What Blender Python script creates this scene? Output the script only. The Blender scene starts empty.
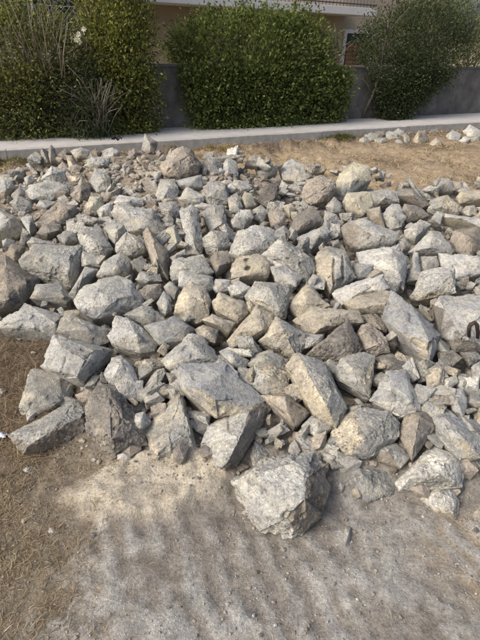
import bpy, bmesh, math, random
import numpy as np
from mathutils import Matrix, Vector

random.seed(7)
RNG = np.random.default_rng(7)
SC = bpy.context.scene
COL = SC.collection

# ------------------------------------------------------------------ camera
FOC = 493.0                       # focal length in pixels of a 480 x 640 picture
CAM = np.array([0.0, 0.0, 1.6])
PITCH, ROLL = math.radians(30.5), math.radians(2.5)
FW = np.array([0, math.cos(PITCH), -math.sin(PITCH)])
_u0 = np.array([0, math.sin(PITCH), math.cos(PITCH)])
_x0 = np.array([1.0, 0, 0])
RT = math.cos(ROLL) * _x0 + math.sin(ROLL) * _u0
UP = math.cos(ROLL) * _u0 - math.sin(ROLL) * _x0
cam_data = bpy.data.cameras.new('camera')
cam = bpy.data.objects.new('camera', cam_data)
COL.objects.link(cam)
M = Matrix.Identity(4)
for i in range(3):
    M[i][0], M[i][1], M[i][2], M[i][3] = RT[i], UP[i], -FW[i], CAM[i]
cam.matrix_world = M
cam_data.sensor_fit = 'VERTICAL'
cam_data.sensor_height = 24.0
cam_data.lens = 24.0 * FOC / 640.0
cam_data.clip_start = 0.05
cam_data.clip_end = 600
SC.camera = cam
SC.render.resolution_x, SC.render.resolution_y = 768, 1024

# ------------------------------------------------------------------ sky, sun, exposure
SUN_TO = Vector((-0.74, -0.44, 0.74)).normalized()
world = bpy.data.worlds.new('World')
SC.world = world
world.use_nodes = True
wn = world.node_tree
sky = wn.nodes.new('ShaderNodeTexSky')
sky.sky_type = 'NISHITA'
sky.sun_disc = False
sky.sun_elevation = math.asin(SUN_TO.z)
sky.sun_rotation = math.atan2(SUN_TO.x, SUN_TO.y)
sky.air_density = 0.8
sky.dust_density = 6.0
wn.links.new(sky.outputs[0], wn.nodes['Background'].inputs[0])
wn.nodes['Background'].inputs[1].default_value = 0.15
sun_data = bpy.data.lights.new('sun', 'SUN')
sun_data.energy = 1.3
sun_data.angle = math.radians(18.0)
sun_data.color = (1.0, 0.955, 0.885)
sun = bpy.data.objects.new('sun', sun_data)
COL.objects.link(sun)
sun.rotation_euler = SUN_TO.to_track_quat('Z', 'Y').to_euler()
sun.location = (-6, -2, 8)
SC.view_settings.view_transform = 'Standard'
SC.view_settings.look = 'None'
SC.view_settings.exposure = 0.46
SC.view_settings.gamma = 1.0

# ------------------------------------------------------------------ helpers
def ray(px, py):
    return FW + RT * ((px - 240.0) / FOC) + UP * ((320.0 - py) / FOC)

def at(px, py, z=0.0):
    d = ray(px, py)
    return CAM + d * ((z - CAM[2]) / d[2])

def project(P):
    q = np.asarray(P) - CAM
    k = q @ FW
    return 240 + FOC * (q @ RT) / k, 320 - FOC * (q @ UP) / k, k

def _hash(ix, iy, iz, seed):
    h = (ix * 374761393 + iy * 668265263 + iz * 2147483647 + seed * 1274126177) & 0xFFFFFFFF
    h = ((h ^ (h >> 13)) * 1274126177) & 0xFFFFFFFF
    h = ((h ^ (h >> 16)) * 2246822519) & 0xFFFFFFFF
    return ((h ^ (h >> 15)) & 0xFFFFFF) / float(0xFFFFFF)

def vnoise(P, seed=0):
    """value noise in -1..1 at the (n,3) points P"""
    P = np.asarray(P, dtype=float)
    F = np.floor(P)
    I = F.astype(np.int64)
    f = P - F
    u = f * f * f * (f * (f * 6 - 15) + 10)
    r = 0
    for dx in (0, 1):
        wx = u[:, 0] if dx else 1 - u[:, 0]
        for dy in (0, 1):
            wy = u[:, 1] if dy else 1 - u[:, 1]
            for dz in (0, 1):
                wz = u[:, 2] if dz else 1 - u[:, 2]
                r = r + wx * wy * wz * _hash(I[:, 0] + dx, I[:, 1] + dy, I[:, 2] + dz, seed)
    return r * 2 - 1

def fbm(P, seed=0, octaves=3, gain=0.5):
    P = np.asarray(P, dtype=float)
    a, s, r = 1.0, 0.0, 0
    for k in range(octaves):
        r = r + a * vnoise(P * (2.03 ** k) + 17.3 * k, seed + k)
        s += a
        a *= gain
    return r / s

def smooth(a, b, x):
    t = np.clip((x - a) / (b - a), 0, 1)
    return t * t * (3 - 2 * t)

def np_mesh(name, V, F, mat=None, col=None, shade=True, smooth_angle=None):
    """V (n,3), F (m,3) or (m,4) -> mesh, col (n,4) -> point colour 'Col'"""
    V = np.asarray(V, dtype=np.float32)
    F = np.asarray(F, dtype=np.int32)
    me = bpy.data.meshes.new(name)
    k = F.shape[1]
    me.vertices.add(len(V))
    me.vertices.foreach_set('co', V.ravel())
    me.loops.add(F.size)
    me.loops.foreach_set('vertex_index', F.ravel())
    me.polygons.add(len(F))
    me.polygons.foreach_set('loop_start', np.arange(0, F.size, k, dtype=np.int32))
    try:
        me.polygons.foreach_set('loop_total', np.full(len(F), k, dtype=np.int32))
    except Exception:
        pass
    me.update(calc_edges=True)
    me.polygons.foreach_set('use_smooth', np.full(len(F), bool(shade)))
    if col is not None:
        ca = me.color_attributes.new('Col', 'FLOAT_COLOR', 'POINT')
        ca.data.foreach_set('color', np.asarray(col, dtype=np.float32).ravel())
    if mat:
        me.materials.append(mat)
    if smooth_angle:
        me.set_sharp_from_angle(angle=math.radians(smooth_angle))
    me.update()
    return me

def link(name, me, parent=None, loc=None, label=None, cat=None, group=None, kind=None):
    o = bpy.data.objects.new(name, me)
    COL.objects.link(o)
    if parent is not None:
        o.parent = parent
    if loc is not None:
        o.location = loc
    if label: o['label'] = label
    if cat: o['category'] = cat
    if group: o['group'] = group
    if kind: o['kind'] = kind
    return o

def empty(name, loc, label, cat, group=None):
    return link(name, None, None, tuple(loc), label, cat, group)

class MB:
    """collects polygons for one mesh"""
    def __init__(self): self.v, self.f = [], []
    def box(self, lo, hi, frame=None):
        b = len(self.v)
        for x in (lo[0], hi[0]):
            for y in (lo[1], hi[1]):
                for z in (lo[2], hi[2]):
                    p = np.array([x, y, z], float)
                    if frame is not None: p = frame[0] + frame[1] * x + frame[2] * y + frame[3] * z
                    self.v.append(p)
        for q in ((0,1,3,2),(4,6,7,5),(0,4,5,1),(2,3,7,6),(0,2,6,4),(1,5,7,3)):
            self.f.append([b + i for i in q])
        return self
    def tube(self, pts, r0, r1=None, n=5):
        pts = [np.asarray(p, float) for p in pts]
        r1 = r0 if r1 is None else r1
        b = len(self.v)
        m = len(pts)
        for i, p in enumerate(pts):
            d = pts[min(i + 1, m - 1)] - pts[max(i - 1, 0)]
            d = d / (np.linalg.norm(d) + 1e-9)
            if i == 0: a = np.cross(d, [0, 0, 1.0]) if abs(d[2]) < .9 else np.cross(d, [1.0, 0, 0])
            else: a = a - d * (a @ d)                  # carry the ring along the path
            a /= np.linalg.norm(a)
            c = np.cross(d, a)
            r = r0 + (r1 - r0) * i / max(m - 1, 1)
            for k in range(n):
                t = 2 * math.pi * k / n
                self.v.append(p + (a * math.cos(t) + c * math.sin(t)) * r)
        for i in range(m - 1):
            for k in range(n):
                self.f.append([b + i*n + k, b + i*n + (k+1) % n, b + (i+1)*n + (k+1) % n, b + (i+1)*n + k])
        self.f.append([b + k for k in range(n)][::-1])
        self.f.append([b + (m-1)*n + k for k in range(n)])
        return self
    def mesh(self, name, mat, origin=(0, 0, 0), shade=False, bevel=0):
        me = bpy.data.meshes.new(name)
        o = np.asarray(origin, float)
        me.from_pydata([tuple(p - o) for p in self.v], [], self.f)
        if bevel:
            bm = bmesh.new(); bm.from_mesh(me)
            bmesh.ops.bevel(bm, geom=list(bm.edges), offset=bevel, segments=2, affect='EDGES', clamp_overlap=True)
            bm.to_mesh(me); bm.free()
        me.polygons.foreach_set('use_smooth', [shade] * len(me.polygons))
        me.materials.append(mat)
        me.update()
        return me

# ------------------------------------------------------------------ materials
def new_mat(name):
    m = bpy.data.materials.new(name)
    m.use_nodes = True
    nt = m.node_tree
    b = nt.nodes['Principled BSDF']
    b.inputs['Roughness'].default_value = 0.92
    b.inputs['Specular IOR Level'].default_value = 0.2
    return m, nt, b

def nd(nt, kind, **kw):
    n = nt.nodes.new(kind)
    for k, v in kw.items():
        if k in ('operation', 'blend_type', 'data_type', 'feature', 'distance', 'attribute_name', 'noise_dimensions'):
            setattr(n, k, v)
        else:
            n.inputs[k.replace('_', ' ')].default_value = v
    return n

def ramp(nt, src, stops):
    r = nt.nodes.new('ShaderNodeValToRGB')
    e = r.color_ramp.elements
    while len(e) < len(stops): e.new(0.5)
    for el, (p, c) in zip(e, stops):
        el.position = p
        el.color = (c, c, c, 1) if isinstance(c, (int, float)) else (*c, 1)
    nt.links.new(src, r.inputs[0])
    return r.outputs[0]

def mix(nt, blend, fac, a, b):
    m = nt.nodes.new('ShaderNodeMix')
    m.data_type = 'RGBA'
    m.blend_type = blend
    for sock, v in ((m.inputs[0], fac), (m.inputs[6], a), (m.inputs[7], b)):
        if isinstance(v, bpy.types.NodeSocket): nt.links.new(v, sock)
        elif isinstance(v, (int, float)) and sock.type == 'VALUE': sock.default_value = v
        else: sock.default_value = (*v, 1) if len(v) == 3 else v
    return m.outputs[2]

def math_n(nt, op, a, b):
    m = nt.nodes.new('ShaderNodeMath')
    m.operation = op
    for sock, v in zip(m.inputs, (a, b)):
        if isinstance(v, bpy.types.NodeSocket): nt.links.new(v, sock)
        else: sock.default_value = v
    return m.outputs[0]

def concrete_material():
    m, nt, b = new_mat('broken_concrete')
    L = nt.links
    tc = nt.nodes.new('ShaderNodeTexCoord')
    oi = nt.nodes.new('ShaderNodeObjectInfo')
    add = nt.nodes.new('ShaderNodeVectorMath'); add.operation = 'MULTIPLY_ADD'
    comb = nt.nodes.new('ShaderNodeCombineXYZ')
    for i in range(3): L.new(oi.outputs['Random'], comb.inputs[i])
    L.new(comb.outputs[0], add.inputs[0]); add.inputs[1].default_value = (37, 51, 23)
    L.new(tc.outputs['Object'], add.inputs[2])
    co = add.outputs[0]
    at_ = nd(nt, 'ShaderNodeAttribute', attribute_name='Col')
    n1 = nd(nt, 'ShaderNodeTexNoise', Scale=9.0, Detail=6.0, Roughness=0.65); L.new(co, n1.inputs['Vector'])
    n2 = nd(nt, 'ShaderNodeTexNoise', Scale=55.0, Detail=5.0, Roughness=0.7); L.new(co, n2.inputs['Vector'])
    n3 = nd(nt, 'ShaderNodeTexNoise', Scale=190.0, Detail=3.0, Roughness=0.6); L.new(co, n3.inputs['Vector'])
    v1 = nd(nt, 'ShaderNodeTexVoronoi', Scale=75.0); L.new(co, v1.inputs['Vector'])
    v2 = nd(nt, 'ShaderNodeTexVoronoi', Scale=165.0); L.new(co, v2.inputs['Vector'])
    # overall blotches
    c = mix(nt, 'MULTIPLY', 1.0, at_.outputs['Color'], ramp(nt, n1.outputs[0], [(0.28, 0.66), (0.5, 0.98), (0.72, 1.28)]))
    # ochre dust and mortar stains
    stain = ramp(nt, n1.outputs[0], [(0.46, 0.0), (0.62, 0.75)])
    c = mix(nt, 'MIX', stain, c, mix(nt, 'MULTIPLY', 1.0, c, (1.03, 0.99, 0.88)))
    # aggregate stones: each cell its own tone, only on the rough faces
    bw = nt.nodes.new('ShaderNodeSeparateColor'); L.new(v1.outputs['Color'], bw.inputs[0])
    stone = ramp(nt, v1.outputs['Distance'], [(0.30, 1.0), (0.46, 0.0)])
    stone = math_n(nt, 'MULTIPLY', stone, math_n(nt, 'MULTIPLY', at_.outputs['Alpha'], 1.0))
    tone = mix(nt, 'MULTIPLY', 1.0, c, ramp(nt, bw.outputs[0], [(0.0, (0.46, 0.44, 0.41)), (0.5, (0.95, 0.93, 0.90)), (1.0, (1.62, 1.56, 1.46))]))
    c = mix(nt, 'MIX', stone, c, tone)
    c = mix(nt, 'MULTIPLY', 0.85, c, ramp(nt, n2.outputs[0], [(0.28, 0.45), (0.48, 1.0), (0.72, 1.35)]))
    c = mix(nt, 'MULTIPLY', 0.9, c, ramp(nt, n3.outputs[0], [(0.27, 0.62), (0.5, 1.0), (0.73, 1.28)]))
    pits = ramp(nt, v2.outputs['Distance'], [(0.06, 0.42), (0.17, 1.0)])
    c = mix(nt, 'MULTIPLY', 0.6, c, pits)  # pit centres darkened in the colour too, as painted hole shading
    L.new(c, b.inputs['Base Color'])
    h = math_n(nt, 'ADD', math_n(nt, 'MULTIPLY', n2.outputs[0], 0.32), math_n(nt, 'MULTIPLY', n3.outputs[0], 0.6))
    agg = math_n(nt, 'MULTIPLY', math_n(nt, 'MULTIPLY', v1.outputs['Distance'], -0.5), at_.outputs['Alpha'])
    h = math_n(nt, 'ADD', h, agg)
    h = math_n(nt, 'ADD', h, math_n(nt, 'MULTIPLY', pits, 0.25))
    bp = nd(nt, 'ShaderNodeBump', Strength=0.85, Distance=0.012)
    L.new(h, bp.inputs['Height']); L.new(bp.outputs[0], b.inputs['Normal'])
    b.inputs['Roughness'].default_value = 0.95
    return m

def soil_material():
    m, nt, b = new_mat('soil')
    L = nt.links
    geo = nt.nodes.new('ShaderNodeNewGeometry')
    co = geo.outputs['Position']
    at_ = nd(nt, 'ShaderNodeAttribute', attribute_name='Col')
    n0 = nd(nt, 'ShaderNodeTexNoise', Scale=3.5, Detail=7.0, Roughness=0.6); L.new(co, n0.inputs['Vector'])
    n1 = nd(nt, 'ShaderNodeTexNoise', Scale=16.0, Detail=8.0, Roughness=0.68); L.new(co, n1.inputs['Vector'])
    n2 = nd(nt, 'ShaderNodeTexNoise', Scale=90.0, Detail=5.0, Roughness=0.7); L.new(co, n2.inputs['Vector'])
    v1 = nd(nt, 'ShaderNodeTexVoronoi', Scale=130.0); L.new(co, v1.inputs['Vector'])
    v2 = nd(nt, 'ShaderNodeTexVoronoi', Scale=38.0); L.new(co, v2.inputs['Vector'])
    c = mix(nt, 'MULTIPLY', 1.0, at_.outputs['Color'], ramp(nt, n1.outputs[0], [(0.28, 0.58), (0.5, 1.0), (0.72, 1.35)]))
    c = mix(nt, 'MULTIPLY', 0.6, c, ramp(nt, n0.outputs[0], [(0.3, (0.78, 0.75, 0.72)), (0.5, (1, 1, 1)), (0.7, (1.18, 1.14, 1.08))]))
    c = mix(nt, 'MULTIPLY', 0.9, c, ramp(nt, n2.outputs[0], [(0.28, 0.5), (0.5, 1.0), (0.75, 1.4)]))
    sep = nt.nodes.new('ShaderNodeSeparateColor'); L.new(v1.outputs['Color'], sep.inputs[0])
    grit = math_n(nt, 'MULTIPLY', ramp(nt, v1.outputs['Distance'], [(0.22, 1.0), (0.38, 0.0)]), ramp(nt, sep.outputs[1], [(0.62, 0.0), (0.75, 0.75)]))
    c = mix(nt, 'MIX', grit, c, mix(nt, 'MULTIPLY', 1.0, c, (1.75, 1.75, 1.75)))
    L.new(c, b.inputs['Base Color'])
    h = math_n(nt, 'ADD', math_n(nt, 'MULTIPLY', n1.outputs[0], 0.8), math_n(nt, 'MULTIPLY', n2.outputs[0], 1.0))
    h = math_n(nt, 'ADD', h, math_n(nt, 'MULTIPLY', grit, 0.35))
    bp = nd(nt, 'ShaderNodeBump', Strength=0.8, Distance=0.009)
    L.new(h, bp.inputs['Height']); L.new(bp.outputs[0], b.inputs['Normal'])
    b.inputs['Roughness'].default_value = 1.0
    b.inputs['Specular IOR Level'].default_value = 0.08
    return m

def plain_material(name, color, scale=12.0, lo=0.75, hi=1.2, rough=0.9, bump=0.004, fine=120.0, stains=None):
    m, nt, b = new_mat(name)
    L = nt.links
    geo = nt.nodes.new('ShaderNodeNewGeometry')
    n1 = nd(nt, 'ShaderNodeTexNoise', Scale=scale, Detail=7.0, Roughness=0.65); L.new(geo.outputs['Position'], n1.inputs['Vector'])
    n2 = nd(nt, 'ShaderNodeTexNoise', Scale=fine, Detail=4.0, Roughness=0.6); L.new(geo.outputs['Position'], n2.inputs['Vector'])
    c = mix(nt, 'MULTIPLY', 1.0, color, ramp(nt, n1.outputs[0], [(0.28, lo), (0.72, hi)]))
    c = mix(nt, 'MULTIPLY', 0.6, c, ramp(nt, n2.outputs[0], [(0.3, 0.7), (0.7, 1.25)]))
    if stains:
        mp = nt.nodes.new('ShaderNodeMapping'); mp.inputs['Scale'].default_value = (3.0, 3.0, 1.2)
        L.new(geo.outputs['Position'], mp.inputs['Vector'])
        n4 = nd(nt, 'ShaderNodeTexNoise', Scale=1.0, Detail=5.0, Roughness=0.6); L.new(mp.outputs[0], n4.inputs['Vector'])
        c = mix(nt, 'MIX', ramp(nt, n4.outputs[0], [(0.45, 0.0), (0.68, 0.8)]), c, stains)
    L.new(c, b.inputs['Base Color'])
    bp = nd(nt, 'ShaderNodeBump', Strength=0.6, Distance=bump)
    L.new(math_n(nt, 'ADD', n2.outputs[0], n1.outputs[0]), bp.inputs['Height']); L.new(bp.outputs[0], b.inputs['Normal'])
    b.inputs['Roughness'].default_value = rough
    return m

def leaf_material(name, transl=0.4, rough=0.65):
    m, nt, b = new_mat(name)
    L = nt.links
    at_ = nd(nt, 'ShaderNodeAttribute', attribute_name='Col')
    L.new(at_.outputs['Color'], b.inputs['Base Color'])
    b.inputs['Roughness'].default_value = rough
    b.inputs['Specular IOR Level'].default_value = 0.15
    t = nt.nodes.new('ShaderNodeBsdfTranslucent')
    L.new(mix(nt, 'MULTIPLY', 1.0, at_.outputs['Color'], (1.25, 1.3, 0.6)), t.inputs['Color'])
    ms = nt.nodes.new('ShaderNodeMixShader'); ms.inputs[0].default_value = transl
    L.new(b.outputs[0], ms.inputs[1]); L.new(t.outputs[0], ms.inputs[2])
    L.new(ms.outputs[0], nt.nodes['Material Output'].inputs['Surface'])
    return m

MAT = dict(
    concrete=concrete_material(),
    soil=soil_material(),
    pavement=plain_material('pavement_concrete', (0.50, 0.49, 0.465), 5.0, 0.86, 1.1, fine=160),
    kerb=plain_material('kerb_concrete', (0.46, 0.445, 0.41), 9.0, 0.7, 1.15, fine=110),
    wall=plain_material('old_wall_concrete', (0.155, 0.150, 0.140), 3.0, 0.5, 1.45, bump=0.012, fine=60, stains=(0.085, 0.08, 0.074)),
    stucco=plain_material('beige_stucco', (0.46, 0.38, 0.29), 4.0, 0.9, 1.08),
    white=plain_material('white_paint', (0.74, 0.73, 0.70), 4.0, 0.92, 1.05, rough=0.6),
    rail=plain_material('railing_paint', (0.10, 0.10, 0.105), 4.0, 0.92, 1.05, rough=0.5),
    shutter=plain_material('red_brown_shutter', (0.34, 0.16, 0.11), 6.0, 0.85, 1.1, rough=0.6),
    glass=plain_material('dark_pane', (0.05, 0.055, 0.06), 3.0, 0.9, 1.1, rough=0.15),
    galv=plain_material('galvanised_wire', (0.30, 0.31, 0.31), 20.0, 0.8, 1.1, rough=0.5),
    bark=plain_material('grey_brown_bark', (0.16, 0.135, 0.11), 30.0, 0.6, 1.3, fine=200),
    twig=plain_material('dead_grey_twig', (0.30, 0.265, 0.21), 30.0, 0.7, 1.2, fine=200),
    leaf=leaf_material('green_leaf'),
    straw=leaf_material('dry_straw', 0.2, 0.8),
    petal=leaf_material('white_petal', 0.3, 0.6),
    steel=plain_material('rusty_steel', (0.06, 0.045, 0.035), 60.0, 0.6, 1.4, rough=0.8),
    black=plain_material('black_plastic', (0.015, 0.015, 0.016), 30.0, 0.8, 1.2, rough=0.45),
    blue=plain_material('pale_blue_plastic', (0.50, 0.56, 0.66), 30.0, 0.9, 1.1, rough=0.4),
)
# ------------------------------------------------------------------ the heap as a height field
_ridge = [(-60,190,.36),(0,185,.38),(50,166,.52),(100,160,.60),(150,152,.66),(200,160,.60),(250,172,.52),(300,178,.48),(360,182,.46),(420,196,.37),(470,192,.34),(540,196,.30)]
_ctl = []
for q in [(-120,360,0),(-60,352,0),(2,425,0.02),(20,452,0),(60,462,0),(120,466,.02),(190,478,0),(235,492,.0),(300,512,.0),(345,500,.02),(400,492,.02),(440,505,0),(480,500,0),(600,480,0),
          (50,405,.09),(120,420,.11),(220,400,.16),(320,400,.20),(400,420,.18),(470,440,.16),
          (-20,330,.12),(20,335,.12),(80,340,.19),(180,330,.27),(280,330,.30),(370,330,.30),(460,340,.28),(560,340,.25),
          (-40,270,.22),(15,270,.26),(80,265,.33),(170,260,.40),(260,260,.41),(350,260,.40),(440,260,.38),(560,260,.34),
          (10,215,.37),(80,210,.45),(170,205,.50),(260,210,.47),(350,208,.45),(440,212,.40)] + _ridge:
    _ctl.append(at(q[0], q[1], q[2]))
for q in _ridge:
    p = at(*q)
    _ctl.append(np.array([p[0] * 1.13, p[1] + 0.95, 0.0]))
    _ctl.append(np.array([p[0] * 1.25, p[1] + 2.2, 0.0]))
for x in np.linspace(-4, 4, 9):
    _ctl.append(np.array([x, 0.2, 0.0]))
    _ctl.append(np.array([x, -0.8, 0.0]))
_ctl = np.array(_ctl)

def _tps_fit(C, lam=0.004):
    n = len(C)
    d = np.linalg.norm(C[:, None, :2] - C[None, :, :2], axis=2)
    K = np.where(d > 0, d * d * np.log(d + 1e-12), 0) + np.eye(n) * lam
    Pm = np.c_[np.ones(n), C[:, :2]]
    A = np.block([[K, Pm], [Pm.T, np.zeros((3, 3))]])
    return np.linalg.solve(A, np.r_[C[:, 2], 0, 0, 0])
_W = _tps_fit(_ctl)

def heap(X, Y):
    """height of the rubble surface"""
    X = np.atleast_1d(np.asarray(X, float)); Y = np.atleast_1d(np.asarray(Y, float))
    out = np.zeros(X.shape)
    sel = (np.abs(X) < 7) & (Y > 0.2) & (Y < 9)
    xs, ys = X[sel], Y[sel]
    r = _W[-3] + _W[-2] * xs + _W[-1] * ys
    for k, c in enumerate(_ctl):
        d2 = (xs - c[0]) ** 2 + (ys - c[1]) ** 2
        r = r + _W[k] * 0.5 * d2 * np.log(d2 + 1e-12)
    r = np.clip(r - 0.01, 0, 0.8)
    r = r * (1 - smooth(3.4, 5.0, np.abs(xs))) * (1 - smooth(6.0, 6.9, ys - 0.35 * np.maximum(xs, 0)))
    out[sel] = r
    return out

_hx, _hy = np.arange(-7, 7.01, .03), np.arange(0.2, 9.01, .03)
_HG = heap(*[q.ravel() for q in np.meshgrid(_hx, _hy)]).reshape(len(_hy), len(_hx))
def heap_fast(X, Y):
    """the same surface from a 3 cm grid"""
    u = np.clip((X + 7) / .03, 0, len(_hx) - 1.001); v = np.clip((Y - .2) / .03, 0, len(_hy) - 1.001)
    i, j = u.astype(int), v.astype(int)
    f, g = u - i, v - j
    r = (_HG[j, i] * (1 - f) + _HG[j, i + 1] * f) * (1 - g) + (_HG[j + 1, i] * (1 - f) + _HG[j + 1, i + 1] * f) * g
    return np.where((np.abs(X) < 7) & (Y > .2) & (Y < 9), r, 0)

# pavement line (from the far and near edges as they meet the ground)
PZ = 0.13
WO = 0.30          # the wall stands this far behind the pavement's visible far edge
PF0, PF1 = at(0, 140, PZ), at(480, 115.5, PZ)
PN0, PN1 = at(0, 151, PZ), at(480, 122.5, PZ)
PD = (PF1 - PF0); PD[2] = 0; PD /= np.linalg.norm(PD)
PNRM = np.array([-PD[1], PD[0], 0.0])            # away from the camera
UPV = np.array([0, 0, 1.0])
PW = 0.5 * ((PF0 - PN0) @ PNRM + (PF1 - PN1) @ PNRM)
PO = PF0.copy(); PO[2] = 0
def along(s, off=0.0, z=0.0):
    """s metres along the pavement's far edge, off metres behind it"""
    return PO + PD * s + PNRM * off + UPV * z
def s_of(px, py, z=PZ):
    return float((at(px, py, z) - PO) @ PD)

def front_line(X, Y):
    """metres in front of the near kerb"""
    return -((X - PO[0]) * PNRM[0] + (Y - PO[1]) * PNRM[1]) - PW

def blob(X, Y, px, py, rx, ry, rot=0.0, z=0.0, seed=0, soft=0.35, warp=0.25):
    """0..1 patch of ground with an uneven edge, centred on the spot seen at px,py"""
    c = at(px, py, z)
    dx, dy = X - c[0], Y - c[1]
    a = math.radians(rot)
    u = (dx * math.cos(a) + dy * math.sin(a)) / rx
    v = (-dx * math.sin(a) + dy * math.cos(a)) / ry
    P = np.c_[X * 6, Y * 6, np.zeros(len(X))]
    d = np.sqrt(u * u + v * v) + warp * fbm(P, seed, 4)
    return 1 - smooth(1 - soft, 1 + soft, d)

def ground_z_col(X, Y):
    P = np.c_[X, Y, np.zeros(len(X))]
    Hh = heap(X, Y)
    fl = front_line(X, Y)
    earthy = blob(X, Y, 140, 182, 1.15, .95, 0, 0.5, 44, .4, .3)
    z = Hh - 0.10 * smooth(0.03, 0.22, Hh) * (1 - .75 * earthy) + .05 * smooth(.05, .2, Hh) * fbm(P * 6, 15, 4)
    n_lo = fbm(P * 1.7, 3, 4); n_mid = fbm(P * 7, 5, 4); n_hi = fbm(P * 28, 9, 3)
    near = smooth(6.5, 4.5, Y)
    # masks
    sand = blob(X, Y, 152, 484, .30, .15, 12, 0.03, 11, .20)
    sand2 = blob(X, Y, 200, 468, .10, .07, 0, 0.03, 12, .4)
    sand = np.maximum(sand, sand2 * .8)
    dust = np.maximum.reduce([blob(X, Y, 165, 575, .30, .17, 20, 0, 21, .5, .6), blob(X, Y, 215, 560, .22, .12, 0, 0, 22, .5, .6) * .8,
                              blob(X, Y, 330, 600, .30, .12, 0, 0, 23, .6, .7) * .75, blob(X, Y, 250, 630, .4, .08, 0, 0, 24, .6, .7) * .7,
                              blob(X, Y, 355, 480, .12, .10, 0, 0.04, 25, .5, .4) * .85])
    tanr = blob(X, Y, 470, 560, .22, .16, 0, 0, 31, .6, .5)
    grassy = smooth(0.25, -0.25, X + 0.50 + 0.25 * (Y - 1.0) + 0.22 * n_lo + .12 * n_mid) * smooth(2.2, 1.6, Y)
    darkl = blob(X, Y, 15, 385, .34, .55, 0, 0.03, 41, .4, .35)
    dark2 = blob(X, Y, 230, 520, .30, .10, 0, 0, 42, .6, .5) * .7
    dark3 = blob(X, Y, 415, 375, .35, .28, 0, 0.2, 43, .5, .4) * .8
    field = smooth(0.10, 0.0, Hh) * smooth(3.6, 4.6, Y)
    brown_top = blob(X, Y, 150, 185, 1.2, 1.0, 0, 0.5, 44, .4, .3)
    # ruts left by a machine: slanting ridges
    def ruts(ang, wl, m, sd):
        a = math.radians(ang)
        u = X * math.cos(a) + Y * math.sin(a) + 0.06 * fbm(P * 4, sd, 3) + .02 * fbm(P * 13, sd + 3, 3)
        return m * np.sin(2 * math.pi * u / wl)
    patchy = smooth(-.25, .35, fbm(P * np.array([3.1, 3.1, 1]) + 7, 53, 3))
    ru = ruts(19 , 0.092, smooth(1.40, 1.15, Y + .12 * n_lo) * smooth(-.72, -.45, X + .1 * n_lo) * (.12 + .88 * patchy), 51)
    bars = smooth(-.35, .6, .6 * ru + .8 * n_lo + .6 * n_mid + .35 * n_hi) * smooth(1.40, 1.2, Y) * smooth(-.75, -.5, X + .15 * n_lo)
    z = z + near * (0.008 * n_lo + 0.008 * n_mid + 0.007 * n_hi) + 0.003 * ru
    z = z + sand * (0.055 + .012 * n_mid + .01 * n_hi) + dust * .006
    z = z + (1 - near) * (0.035 * n_lo + 0.02 * n_mid) + field * (.055 * fbm(P * 2.6, 61, 4) + .02 * fbm(P * 9, 62, 3))
    bank = np.exp(-((fl - 0.35) / 0.35) ** 2) * smooth(-.2, .4, fl) * field
    z = z + bank * (0.07 + 0.06 * n_mid)
    # colours
    def c(*a): return np.array(a)
    col = np.tile(c(.235, .212, .182), (len(X), 1))
    def lay(m, cc):
        nonlocal col
        m = np.clip(m, 0, 1)[:, None]
        col = col * (1 - m) + np.array(cc) * m
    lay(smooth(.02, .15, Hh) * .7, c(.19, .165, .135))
    lay(smooth(-.1, .5, n_lo) * .35, c(.26, .235, .20))
    lay(smooth(1.55, 1.25, Y) * .7, c(.235, .208, .176))
    lay(grassy * .8, c(.20, .158, .108))
    lay(tanr * .7, c(.30, .225, .14))
    lay(bars * .85, c(.355, .337, .305))
    lay(.55 * dust * smooth(-.35, .35, .8 * n_mid + .9 * ru + .5 * n_lo + .5 * n_hi), c(.365, .350, .318))
    lay(dark2 * .3, c(.15, .125, .105))
    lay(sand * .97, c(.47, .412, .322))
    lay(darkl * .9, c(.115, .090, .066))
    lay(dark3 * .8, c(.15, .125, .105))
    lay(brown_top * .7, c(.28, .225, .165))
    lay(field, c(.345, .262, .172))
    lay(field * .9 * smooth(.05, .4, fbm(P * np.array([1.4, 2.8, 1]), 71, 5)), c(.185, .14, .095))
    lay(field * .6 * smooth(.1, .5, fbm(P * 5, 72, 4)), c(.42, .335, .225))
    lay(np.clip(bank * 1.3, 0, 1) * smooth(-.4, .2, n_mid), c(.165, .125, .088))
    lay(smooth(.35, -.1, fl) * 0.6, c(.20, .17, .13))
    return z, np.c_[col * np.array([.95, .985, 1.0]), np.ones(len(X))]

def nonuniform(a, b, n0, core, fac):
    """coordinates at spacing n0 inside core, growing outwards to a..b"""
    xs = list(np.arange(core[0], core[1], n0))
    s, x = n0, core[1]
    while x < b:
        xs.append(x); s *= fac; x += s
    xs.append(b)
    s, x = n0, core[0] - n0
    left = []
    while x > a:
        left.append(x); s *= fac; x -= s
    left.append(a)
    return np.array(left[::-1] + xs)

gx = nonuniform(-150, 150, 0.014, (-1.3, 1.3), 1.022)
gy = nonuniform(-40, 220, 0.012, (0.62, 1.9), 1.016)
GX, GY = np.meshgrid(gx, gy)
X, Y = GX.ravel(), GY.ravel()
gz, gcol = ground_z_col(X, Y)
behind = front_line(X, Y) < 0.0
gz = np.where(behind, 0.0, gz)
nx, ny = len(gx), len(gy)
idx = np.arange(nx * ny).reshape(ny, nx)
quads = np.stack([idx[:-1, :-1], idx[:-1, 1:], idx[1:, 1:], idx[1:, :-1]], -1).reshape(-1, 4)
link('ground', np_mesh('ground', np.c_[X, Y, gz], quads, MAT['soil'], gcol), kind='structure')

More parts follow.
